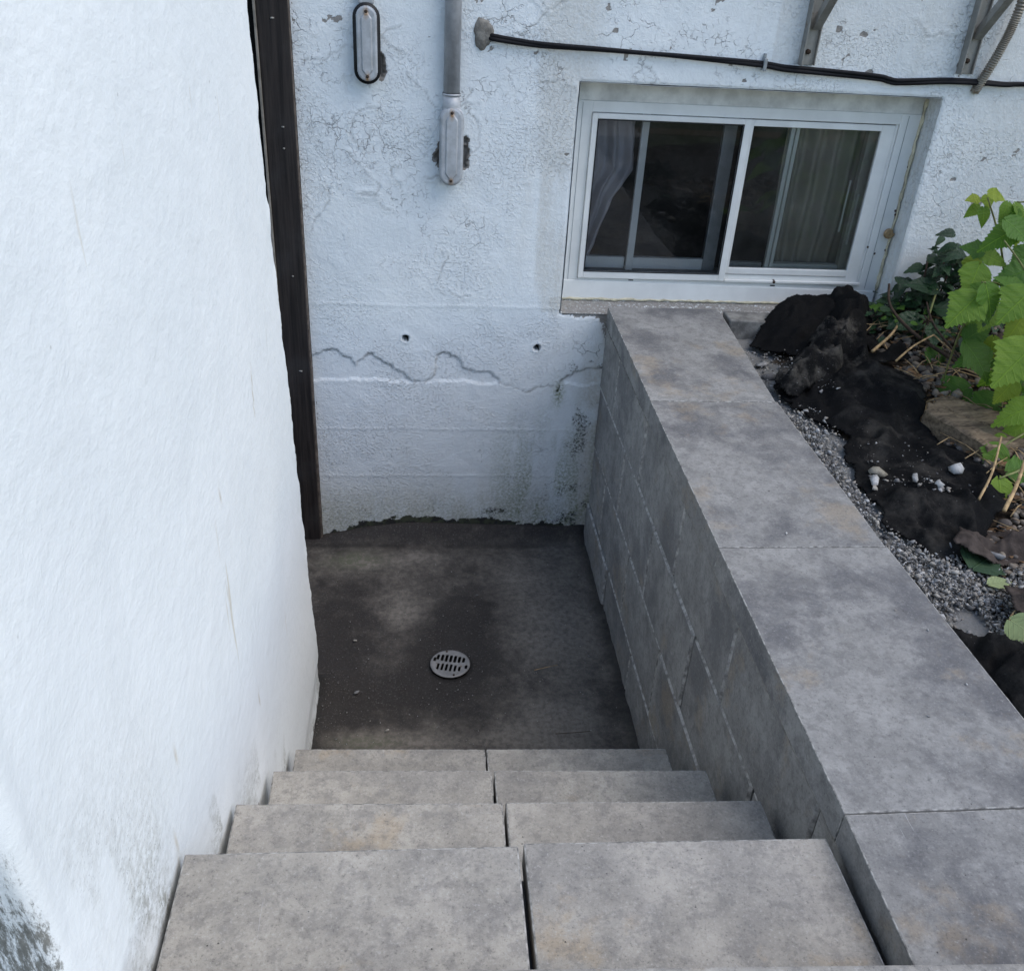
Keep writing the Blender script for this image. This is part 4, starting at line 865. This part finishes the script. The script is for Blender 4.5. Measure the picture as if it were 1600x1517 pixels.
stick('woody_twig', [(1.95, 2.68, 1.05), (1.88, 2.85, 1.10), (1.80, 3.02, 1.13), (1.74, 3.14, 1.19), (1.74, 3.2, 1.26)], .009, .004, M_TWIG, 'dark brown forked twig arching over the pebbles', 'twig', 'twigs on the bed')
stick('woody_twig', [(1.90, 2.82, 1.10), (1.85, 3.0, 1.17), (1.86, 3.12, 1.22)], .005, .003, M_TWIG, 'short side twig rising beside the arching brown twig', 'twig', 'twigs on the bed')
stick('fallen_twig', [(.42, 2.507, .012), (.47, 2.52, .014), (.51, 2.532, .012)], .0014, .001, M_STRAW, 'thin straw lying on the floor right of the drain', 'twig')
stick('fallen_twig', [(.46, 2.197, .012), (.53, 2.20, .013), (.58, 2.205, .012)], .0013, .001, M_TWIG, 'dark thin twig on the floor beside the lowest right tread', 'twig')
LV = []; LF = []
for k in range(190):
    x = rr.uniform(1.52, 2.1); y = rr.uniform(1.6, 3.25); a = rr.uniform(0, 3.14); L = rr.uniform(.015, .10)
    if any(inpoly(np.array([x]), np.array([y]), p)[0] for p, _ in HF[:3]): continue
    z = float(bed_z(np.array([x]), np.array([y]))[0]) + .028
    V, F = tube_data([(x - L * math.cos(a), y - L * math.sin(a), z), (x, y, z + .012), (x + L * math.cos(a), y + L * math.sin(a), z + rr.uniform(0, .02))], [.0018, .0016, .001], 5)
    n0 = len(LV); LV += V; LF += [tuple(i + n0 for i in f) for f in F]
tag(pydata('dry_plant_litter', LV, LF, M_STRAW), 'thin dead stalks and straw littering the river pebbles', 'litter', kind='stuff')

LV = []; LF = []
for k in range(700):
    x = rr.uniform(1.36, 2.1); y = rr.uniform(1.45, 3.3)
    if any(inpoly(np.array([x]), np.array([y]), p)[0] for p, _ in HF[:3]): continue
    z = float(bed_z(np.array([x]), np.array([y]))[0]) + rr.uniform(.012, .03); L = rr.uniform(.006, .020); n0 = len(LV); a0 = rr.uniform(0, 6.28); tl = rr.uniform(-.5, .5)
    for i in range(6):
        a = a0 + i * 1.047; q = L * rr.uniform(.5, 1.1); LV.append((x + q * math.cos(a), y + .6 * q * math.sin(a), z + q * math.sin(a + 1) * tl + rr.uniform(0, .004)))
    LV.append((x, y, z - .003)); LF += [(n0 + i, n0 + (i + 1) % 6, n0 + 6) for i in range(6)]
o = pydata('dead_leaf_litter', LV, LF, simple('dead_brown_leaf', (.14, .085, .045), .85, .2, var=.6, sc=14)); tag(o, 'crumbled brown dead leaves between the river pebbles', 'litter', kind='stuff')
md = o.modifiers.new('thick', 'SOLIDIFY'); md.thickness = .0008

# ---------------- leaves
def leaf_mesh(name, mat, lobes=0, width=.78, teeth=11, droop=.25, fold=.25, seed=0, serr=.032, lob=.0):
    """leaf of unit length along +Y from its base, facing +Z"""
    q = random.Random(seed); n = teeth * 2
    half = []
    for i in range(n + 1):
        t = i / n
        wdt = math.sin(math.pi * min(1, (t ** .62) * .98 + .02)) ** .85 * width * .5 * (1 - .18 * t)
        wdt += lob * math.exp(-((t - .38) / .09) ** 2)
        if 0 < i < n: wdt += (serr if i % 2 else -serr * .55) * (1 - .45 * t)
        y = t + (.02 if i % 2 else -.015) - (.10 * math.exp(-(t / .12)) if wdt > .02 else 0)
        half.append((max(wdt, .0), y if i < n else 1.0))
    V = []; F = []; VE = []
    def add(x, y, ve):
        s_ = abs(x); z = -droop * y * y - .25 * droop * s_ + fold * s_ * (1 - s_) + .035 * math.sin((y - s_ * .75) * 40.8) * s_ * 1.2
        V.append((x, y, z)); VE.append((s_, y)); return len(V) - 1
    mid = [add(0, max(0, min(1, i / n)), 1.) for i in range(n + 1)]
    for sgn in (1, -1):
        in_ = []; out = []
        for i in range(n + 1):
            w_, y = half[i]; ys_ = i / n
            lv = 1. if i % 4 == 1 else 0.
            in_.append(add(sgn * w_ * .5, ys_ * .5 + y * .5, lv * .8)); out.append(add(sgn * w_, y, lv * .6))
        for i in range(n):
            a = [mid[i], in_[i], in_[i + 1], mid[i + 1]]; b = [in_[i], out[i], out[i + 1], in_[i + 1]]
            if sgn < 0: a.reverse(); b.reverse()
            a.reverse(); b.reverse(); F += [tuple(a), tuple(b)]
    me = bpy.data.meshes.new(name); me.from_pydata(V, [], F); me.update(); me.shade_smooth(); me.materials.append(mat)
    for nm, k in (('lx', 0), ('ly', 1)): at = me.attributes.new(nm, 'FLOAT', 'POINT'); at.data.foreach_set('value', [v[k] for v in VE])
    return me
ML_B = mat_leaf('bright_green_leaf', (.10, .23, .02), (.27, .42, .045), .45)
ML_M = mat_leaf('mid_green_leaf', (.065, .17, .02), (.13, .27, .035), .4)
ML_Y = mat_leaf('yellow_green_leaf', (.26, .38, .035), (.38, .46, .05), .45)
ML_D = mat_leaf('dark_glossy_leaf', (.010, .035, .014), (.028, .075, .025), .1, .25)
ML_P = mat_leaf('pale_faded_leaf', (.30, .38, .17), (.36, .42, .20), .2, .7)
ML_DL = mat_leaf('dull_dark_leaf', (.03, .07, .03), (.05, .10, .04), .2, .6)
LM = {}
for key, mt in (('B', ML_B), ('M', ML_M), ('Y', ML_Y)): LM[key] = [leaf_mesh('leaf', mt, seed=s, width=wd_, teeth=t_, lob=lb_, droop=dr_) for s, wd_, t_, lb_, dr_ in ((1, .84, 14, .07, .2), (2, .76, 13, .0, .3), (3, .88, 14, .12, .25), (4, .70, 12, .03, .35))]
LD = [leaf_mesh('leaf', ML_D, seed=s, width=.62, teeth=5, serr=.012, droop=d_, fold=.35) for s, d_ in ((1, .2), (2, .45))]
CAMF = Vector((RW[0][2], RW[1][2], RW[2][2]))
def place_leaf(me, pos, L, tip, nrm, par, name='leaf', wscale=1.):
    tip = Vector(tip).normalized(); n = Vector(nrm); n = (n - tip * n.dot(tip)).normalized(); x = tip.cross(n)
    o = bpy.data.objects.new(name, me); COL.objects.link(o)
    R3 = Matrix((x, tip, n)).transposed().to_4x4()
    base = Vector(pos)
    if par is not None: o.parent = par; base = base - par.location
    o.matrix_local = Matrix.Translation(base) @ R3 @ Matrix.Diagonal((L * wscale, L, L, 1)); return o
LEAVES = [(1.708,2.750,1.688,0.049,176,'Y'),(1.718,2.750,1.665,0.058,149,'B'),(1.700,2.700,1.674,0.062,84,'B'),(1.729,2.750,1.700,0.050,88,'Y'),(1.701,2.700,1.718,0.064,15,'Y'),(1.739,2.650,1.704,0.062,108,'B'),(1.762,2.650,1.701,0.075,52,'B'),(1.763,2.600,1.641,0.125,156,'B'),(1.719,2.600,1.664,0.108,41,'M'),(1.700,2.650,1.550,0.100,23,'B'),(1.681,2.600,1.528,0.120,115,'B'),(1.642,2.500,1.469,0.135,138,'B'),(1.656,2.500,1.501,0.105,73,'B'),(1.816,2.550,1.538,0.125,162,'M'),(1.765,2.450,1.504,0.140,139,'B'),(1.749,2.600,1.418,0.090,103,'D'),(1.770,2.450,1.435,0.110,120,'Y'),(1.723,2.600,1.273,0.150,55,'M'),(1.805,2.600,1.253,0.120,161,'M'),(1.762,2.350,1.377,0.175,138,'B'),(1.781,2.400,1.242,0.095,131,'Y'),(1.799,2.300,1.213,0.135,157,'B'),(1.817,2.300,1.165,0.120,153,'B'),(1.736,2.300,1.022,0.100,139,'B'),(1.698,2.250,1.103,0.095,120,'B'),(1.751,2.250,1.055,0.100,120,'Y'),(1.622,2.100,1.075,0.125,83,'B'),(1.740,2.150,1.077,0.120,108,'M'),(1.830,2.600,1.581,0.090,141,'M'),(1.80,2.300,1.473,0.108,104,'B'),(1.868,2.600,1.228,0.094,104,'M')]
down = Vector((RW[0][1], RW[1][1], RW[2][1])); right = Vector((RW[0][0], RW[1][0], RW[2][0]))
shr = empty('leafy_bramble', (1.95, 2.55, 1.0), 'tall bright green plant with large toothed leaves at the right edge of the photo', 'plant')
rl = random.Random(3)
for i, (x, y, z, L, ang, k) in enumerate(LEAVES):
    a = math.radians(ang); tip = right * math.cos(a) + down * math.sin(a) + CAMF * rl.uniform(-.35, .1)
    nrm = -CAMF * .8 + Vector((0, -.1, .75)) + Vector((rl.uniform(-.35, .35), rl.uniform(-.3, .3), rl.uniform(-.2, .2)))
    me = rl.choice(LD) if k == 'D' else rl.choice(LM[k]); place_leaf(me, (x, y, z), L * .93, tip, nrm, shr)
    if i > 6:
        a += rl.choice((-1, 1)) * rl.uniform(.9, 1.7); tip = right * math.cos(a) + down * math.sin(a); place_leaf(rl.choice(LM[rl.choice('BBMY')]), (x + rl.uniform(.0, .05), y + .04, z + rl.uniform(-.03, .03)), L * rl.uniform(.5, .72), tip, nrm + Vector((rl.uniform(-.4, .4), 0, 0)), shr)
# off-frame and inner foliage that fills the plant's volume
for i in range(110):
    x = rl.uniform(1.80, 2.35); y = rl.uniform(2.25, 2.95); z = rl.uniform(1.05, 1.72); a = rl.uniform(0, 6.28)
    place_leaf(rl.choice(LM[rl.choice('BMM')]), (x, y, z), rl.uniform(.08, .14), (math.cos(a), math.sin(a), -.5), (rl.uniform(-.4, .4), -.5 + rl.uniform(-.3, .3), 1), shr)
for P in ([(2.05, 2.75, 1.0), (1.92, 2.72, 1.3), (1.80, 2.70, 1.55), (1.715, 2.72, 1.70)], [(2.05, 2.7, 1.0), (1.95, 2.62, 1.4), (1.83, 2.62, 1.68), (1.76, 2.64, 1.71)], [(2.0, 2.6, 1.0), (1.88, 2.58, 1.3), (1.76, 2.56, 1.47), (1.66, 2.53, 1.50)], [(2.02, 2.5, 1.0), (1.92, 2.40, 1.25), (1.80, 2.36, 1.35)], [(1.95, 2.4, 1.0), (1.86, 2.33, 1.12), (1.76, 2.27, 1.12), (1.70, 2.25, 1.09)], [(1.92, 2.2, 1.0), (1.76, 2.16, 1.08), (1.66, 2.11, 1.09), (1.62, 2.10, 1.08)], [(2.0, 2.6, 1.0), (1.90, 2.6, 1.2), (1.80, 2.6, 1.25), (1.72, 2.6, 1.27)], [(1.745, 2.62, 1.43), (1.742, 2.68, 1.28), (1.75, 2.7, 1.08)], [(1.95, 2.55, 1.0), (1.86, 2.5, 1.3), (1.80, 2.5, 1.5), (1.70, 2.55, 1.62)]):
    pts = smooth_pts(P, 6); tube('stem', pts, [.0055 - .0035 * i / len(pts) for i in range(len(pts))], M_STEM, shr, 6)
# dark glossy shrub against the wall
ds = empty('dark_evergreen_shrub', (1.93, 3.25, 1.03), 'dark green glossy small-leaved shrub against the wall right of the window', 'plant')
def dark_cluster(n, fx, fy, fz, ls, par, up=.4):
    for i in range(n):
        x, y, z = fx(), fy(), fz(); a = rl.uniform(0, 6.28)
        place_leaf(rl.choice(LD), (x, y, z), ls * rl.uniform(.7, 1.25), (math.cos(a), math.sin(a) - .3, rl.uniform(-.5, .4)), (rl.uniform(-.5, .5), -.6 + rl.uniform(-.4, .4), 1), par)
for cx_, cz_, sx, sz, n in ((1.99, 1.34, .022, .04, 45), (1.97, 1.25, .04, .05, 50), (1.88, 1.20, .04, .03, 45), (1.94, 1.14, .10, .05, 70), (2.08, 1.14, .09, .08, 60)):
    dark_cluster(n, lambda: rl.gauss(cx_, sx), lambda: rl.uniform(3.18, 3.34), lambda: rl.gauss(cz_, sz), .058, ds)
for i in range(6):
    x = 1.90 + i * .035; tube('stem', smooth_pts([(x, 3.27, 1.0), (x + .01, 3.26, 1.15), (x + rl.uniform(-.03, .03), 3.25, 1.33)], 4), .004, M_TWIG, ds, 5)
gv = empty('green_ground_cover', (1.85, 3.2, 1.03), 'low creeping small-leaved ground cover at the foot of the wall, right of the rolled fabric', 'plant')
for cx_, cy_, sx, sy, n in ((1.76, 3.24, .045, .05, 80), (1.86, 3.16, .06, .05, 80), (2.0, 3.08, .08, .07, 80)):
    for i in range(n):
        x = rl.gauss(cx_, sx); y = min(rl.gauss(cy_, sy), 3.36); z = float(bed_z(np.array([x]), np.array([y]))[0]) + rl.uniform(.02, .11); a = rl.uniform(0, 6.28)
        me = rl.choice(LD) if rl.random() < .75 else rl.choice(LM['M']); place_leaf(me, (x, y, z), rl.uniform(.018, .038), (math.cos(a), math.sin(a), rl.uniform(-.3, .3)), (rl.uniform(-.5, .5), -.4, 1), gv)
for i in range(5): tube('stem', smooth_pts([(1.74 + i * .06, 3.25, 1.04), (1.78 + i * .06, 3.2, 1.09), (1.84 + i * .06, 3.12, 1.07)], 4), .0025, M_TWIG, gv, 5)
bl = empty('broad_leaved_seedling', (1.88, 3.1, 1.03), 'broad dark leaf plant at ground level between the shrub and the pebbles', 'plant')
for (x, y, z, L, tip) in ((1.86, 3.12, 1.15, .13, (-1, -.1, -.1)), (1.90, 3.10, 1.14, .11, (-.3, -1, -.3)), (1.93, 3.16, 1.18, .12, (.8, -.5, .1)), (1.92, 3.18, 1.25, .12, (-.9, .1, .2)), (2.0, 3.0, 1.15, .10, (.2, -1, -.2)), (1.96, 2.95, 1.14, .10, (-.6, -1, -.2))): place_leaf(LD[0], (x, y, z), L, tip, (0, -.5, 1), bl, wscale=1.25)
tube('stem', [(1.88, 3.14, 1.02), (1.89, 3.13, 1.16), (1.92, 3.18, 1.25)], .004, M_STEM, bl, 5)
# dried flower heads
for (x, y, z, lb) in ((1.80, 2.98, 1.20, 'small dried brown seed head above the pebbles'), (1.96, 3.02, 1.36, 'dried reddish seed head among the dark shrub tips')):
    e = empty('dry_seed_head', (x, y, z), lb, 'plant')
    for k in range(16):
        d_ = Vector((rl.gauss(0, 1), rl.gauss(0, 1), rl.gauss(0, 1))).normalized() * rl.uniform(.012, .024); tube('bract', [(x, y, z), Vector((x, y, z)) + d_], [.0012, .003], M_TWIG, e, 4)
    tube('stem', [(x, y, z), (x + .01, y + .03, 1.05)], .0018, M_TWIG, e, 5)
# fallen leaves
def fallen(x, y, L, ang, me, label, lift=.03, n=(0, -.2, 1), ws=1.):
    z = surf_z(x, y) + lift; o = place_leaf(me, (x, y, z), L, (math.cos(ang), math.sin(ang), .0), n, None, 'fallen_leaf', ws); tag(o, label, 'leaf', 'fallen leaves on the gravel'); return o
mdull = leaf_mesh('fallen_leaf', ML_DL, seed=9, width=1.0, teeth=8, lob=.12, droop=.1, fold=.4); mpale = leaf_mesh('fallen_leaf', ML_P, seed=10, width=1.05, teeth=10, lob=.05, droop=.15)
fallen(1.36, 1.735, .11, .6, mdull, 'dull dark green fallen leaf dusted with grit near the brown cloth', .035)
fallen(1.36, 1.66, .075, .25, mpale, 'narrow pale yellow-green fallen leaf under the dark fallen leaf', .04, ws=.5)
fallen(1.315, 1.50, .075, -1.1, mpale, 'pale round faded leaf lying at the right edge beside the cap paver', .06, n=(-.4, -.5, 1))
stick('pale_leaf_stalk', [(1.31, 1.50, 1.05), (1.345, 1.53, 1.08), (1.40, 1.50, 1.09)], .0022, .0018, M_STRAW, 'pale stalk of the faded round leaf at the right edge', 'stalk')

# ================================================================= FITTINGS ON THE WALL
def stadium(name, cx_, z0, z1, w_, y0, y1, mat, par, bev=.004, n=14, pointy=0):
    rr_ = w_ / 2; pts = []
    for k in range(n + 1): a = math.pi * k / n; pts.append((cx_ + rr_ * math.cos(a), z1 - rr_ + rr_ * math.sin(a)))
    for k in range(n + 1): a = math.pi + math.pi * k / n; pts.append((cx_ + rr_ * math.cos(a), z0 + rr_ + rr_ * math.sin(a)))
    bm = bmesh.new(); vs = [bm.verts.new((x, y0, z)) for x, z in pts]; f = bm.faces.new(vs); bm.normal_update()
    if f.normal.y > 0: f.normal_flip()
    r_ = bmesh.ops.extrude_face_region(bm, geom=[f]); bmesh.ops.translate(bm, verts=[e for e in r_['geom'] if isinstance(e, bmesh.types.BMVert)], vec=(0, y1 - y0, 0))
    bmesh.ops.recalc_face_normals(bm, faces=bm.faces[:])
    ed = [e for e in bm.edges if len(e.link_faces) == 2 and all(abs(v.co.y - y0) < 1e-6 for v in e.verts)]
    if bev: bmesh.ops.bevel(bm, geom=ed, offset=bev, segments=3, affect='EDGES')
    me = bpy.data.meshes.new(name); bm.to_mesh(me); bm.free(); me.shade_smooth()
    at = me.attributes.new('rust', 'FLOAT', 'POINT')
    co = np.zeros(len(me.vertices) * 3, 'f'); me.vertices.foreach_get('co', co); co = co.reshape(-1, 3)
    return link(name, me, mat, par)
def cover_plate(cx_, z0, z1, w_, yf, mat, par):
    # cover with a raised centre rib and pointed ends, fine grid so rust spots can sit at the screws
    xs = np.linspace(-w_ / 2, w_ / 2, 44); zs = np.linspace(z0, z1, 130); X, Z = np.meshgrid(xs, zs); rr_ = w_ / 2
    dz = np.maximum(np.maximum(z0 + rr_ - Z, Z - (z1 - rr_)), 0); d = np.hypot(X, dz)
    kp = (d[:-1, :-1] < rr_ * .98)
    endd = np.minimum(Z - z0, z1 - Z); wrib = np.minimum(w_ * .27, np.maximum(endd - .012, 0) * .75)
    rib = sst(.0, .004, wrib - np.abs(X)); Yc = yf - .0045 * rib - .003 * sst(rr_, rr_ * .8, d)
    gr_ = np.abs(wrib - np.abs(X)); Yc += .001 * sst(.002, 0, gr_)
    ru = np.zeros_like(X)
    for zs_, dn in ((z1 - .016, 1), (z0 + .016, 1)): ru = np.maximum(ru, np.clip(1.25 - np.hypot(X / .010, (Z - zs_ + .004) / .020), 0, 1))
    grid_mesh('cover_plate', X + cx_, Yc, Z, mat, par, kp, dict(rust=ru))
    for zs_ in (z1 - .016, z0 + .016): pydata('screw', *tube_data([(cx_, yf - .008, zs_), (cx_, yf, zs_)], .005, 10), M_TWIG, par)
cf = empty('conduit_body', (.110, WY - .03, 1.65), 'grey oval conduit fitting with rusty screws at the lower end of the wall pipe', 'conduit fitting', 'oval conduit fittings on the wall')
stadium('fitting_body', .110, 1.528, 1.79, .082, WY - .054, WY + .01, M_CAST, cf); cover_plate(.110, 1.531, 1.787, .078, WY - .0575, M_CAST, cf)
V, F = tube_data([(.108, WY - .026, 1.745), (.108, WY - .026, 1.829)], .0305, 20); pydata('socket', V, F, M_CAST, cf)
V, F = tube_data([(.108, WY - .026, 1.822), (.108, WY - .026, 1.829)], .0325, 20); pydata('socket_rim', V, F, M_CAST, cf)
V, F = tube_data([(.108, WY - .026, 1.8295), (.108, WY - .026, 2.3), (.108, WY - .026, 2.9)], .0275, 24); o = pydata('wall_conduit_pipe', V, F, M_GALV); tag(o, 'straight grey metal conduit pipe rising up the white wall to the top edge', 'pipe')
c2 = empty('conduit_body', (-.171, WY - .03, 1.96), 'grey oval conduit cover with a black rubber rim near the top left of the wall', 'conduit fitting', 'oval conduit fittings on the wall')
stadium('fitting_body', -.171, 1.852, 2.083, .078, WY - .030, WY + .01, M_CAST, c2); stadium('rubber_rim', -.171, 1.846, 2.089, .088, WY - .040, WY - .028, M_GASK, c2, .004); cover_plate(-.171, 1.855, 2.080, .068, WY - .0425, M_CAST, c2)
box('fitting_neck', -.196, -.146, WY - .028, WY, 2.082, 2.30, M_CAST, c2, .006, 2)
# mortar patch + cable
th = np.linspace(0, 2 * math.pi, 49)[:-1]; V = [(.209, WY - .012, 2.012)]; F = []
for k, (sc_, yy_) in enumerate(((.35, -.0115), (.7, -.010), (.92, -.006), (1., .001))):
    for a in th:
        rr_ = (.038 + .0035 * math.sin(3 * a + 1) + .0016 * math.sin(7 * a) + .0008 * math.sin(13 * a)) * sc_; V.append((.209 + rr_ * math.cos(a) * (.86), WY + yy_ + .0006 * math.sin(5 * a + k), 2.012 + rr_ * 1.28 * math.sin(a)))
n = 48
for i in range(n): F.append((0, 1 + (i + 1) % n, 1 + i))
for k in range(3):
    for i in range(n): F.append((1 + k * n + i, 1 + k * n + (i + 1) % n, 1 + (k + 1) * n + (i + 1) % n, 1 + (k + 1) * n + i))
tag(pydata('mortar_patch', V, F, M_MORTAR), 'round grey mortar patch on the white wall where the black cable enters', 'patch')
cab = [(.225, .004, 2.006), (.245, -.012, 2.003), (.30, -.014, 1.997), (.392, -.014, 1.989), (.49, -.014, 1.986), (.588, -.014, 1.984), (.72, -.014, 1.980), (.853, -.014, 1.976), (1.02, -.014, 1.969), (1.17, -.016, 1.962), (1.25, -.014, 1.953), (1.332, -.016, 1.950), (1.46, -.016, 1.945), (1.591, -.016, 1.938), (1.63, -.015, 1.931), (1.664, -.014, 1.927), (1.75, -.014, 1.932), (1.85, -.014, 1.938), (1.97, -.014, 1.938), (2.06, -.014, 1.935), (2.138, -.014, 1.939), (2.4, -.014, 1.945), (2.9, -.014, 1.95)]
ce = empty('wall_cable', (.24, WY, 2.0), 'black double cable sagging across the white wall above the window', 'cable')
P = smooth_pts([(x, WY + y, z) for x, y, z in cab], 8)
for s_ in (1, -1):
    Q = [Vector((p.x, p.y + s_ * .0025 * math.sin(p.x * 9), p.z + s_ * .0055 * math.cos(p.x * 2.1))) for p in P]; tube('cable_strand', Q, .0068, M_CABLE, ce, 10)
cl_ = empty('cable_clip', (1.175, WY, 1.965), 'small metal clip holding the black cable above the window', 'clip')
box('clip_strap', 1.169, 1.181, WY - .028, WY + .0, 1.942, 1.982, M_ALU, cl_, .002); box('clip_tab', 1.171, 1.179, WY - .012, WY, 1.982, 1.996, M_ALU, cl_, .001)
# wall brackets
def bracket(x0, zb, label):
    b = empty('wall_bracket', (x0, WY, zb), label, 'bracket', 'steel wall brackets above the window')
    w_ = .056
    box('channel_web', x0, x0 + w_, WY - .006, WY - .001, zb, 2.72, M_BRKT, b, .001); box('channel_flange', x0 - .0005, x0 + .004, WY - .040, WY - .0065, zb, 2.72, M_BRKT, b, .001); box('channel_flange', x0 + w_ - .004, x0 + w_ + .0005, WY - .018, WY - .0065, zb, 2.72, M_BRKT, b, .001)
    y0 = WY - .02; z0 = zb + .125
    hexa('brace', [(x0 + .022, y0 - .002, z0 - .014), (x0 + .050, y0 - .002, z0 - .014), (x0 + .050, y0 + .004, z0 + .022), (x0 + .022, y0 + .004, z0 + .022), (x0 + .022, y0 - .46, z0 + .47), (x0 + .050, y0 - .46, z0 + .47), (x0 + .050, y0 - .454, z0 + .50), (x0 + .022, y0 - .454, z0 + .50)], M_BRKT, b, .001)
    box('shelf_arm', x0 + .01, x0 + .05, WY - .56, WY - .041, z0 + .49, z0 + .53, M_BRKT, b, .002)
    V, F = tube_data([(x0 + .026, WY - .014, zb + .042), (x0 + .026, WY - .006, zb + .042)], .009, 6); pydata('bolt', V, F, M_TWIG, b)
    return b
bracket(1.296, 1.966, 'left weathered steel wall bracket with diagonal brace above the window'); bracket(1.872, 1.962, 'right weathered steel wall bracket beside the ribbed flexible conduit')
fx = []; fr = []
A = Vector((1.962, WY - .002, 1.905)); B = Vector((2.012, WY - .045, 2.20)); C2 = Vector((2.03, WY - .05, 2.6))
path_ = smooth_pts([A, A.lerp(B, .5) + Vector((0, -.022, 0)), B, C2], 90)
for i, p in enumerate(path_): fx.append(p); fr.append(.0165 if i < 12 else .0135 + .0035 * (1 if (i // 2) % 2 else 0))
o = tube('flexible_conduit', fx, fr, M_FLEX, None, 12); tag(o, 'ribbed tan metal flexible conduit running down over the black cable at top right', 'conduit')
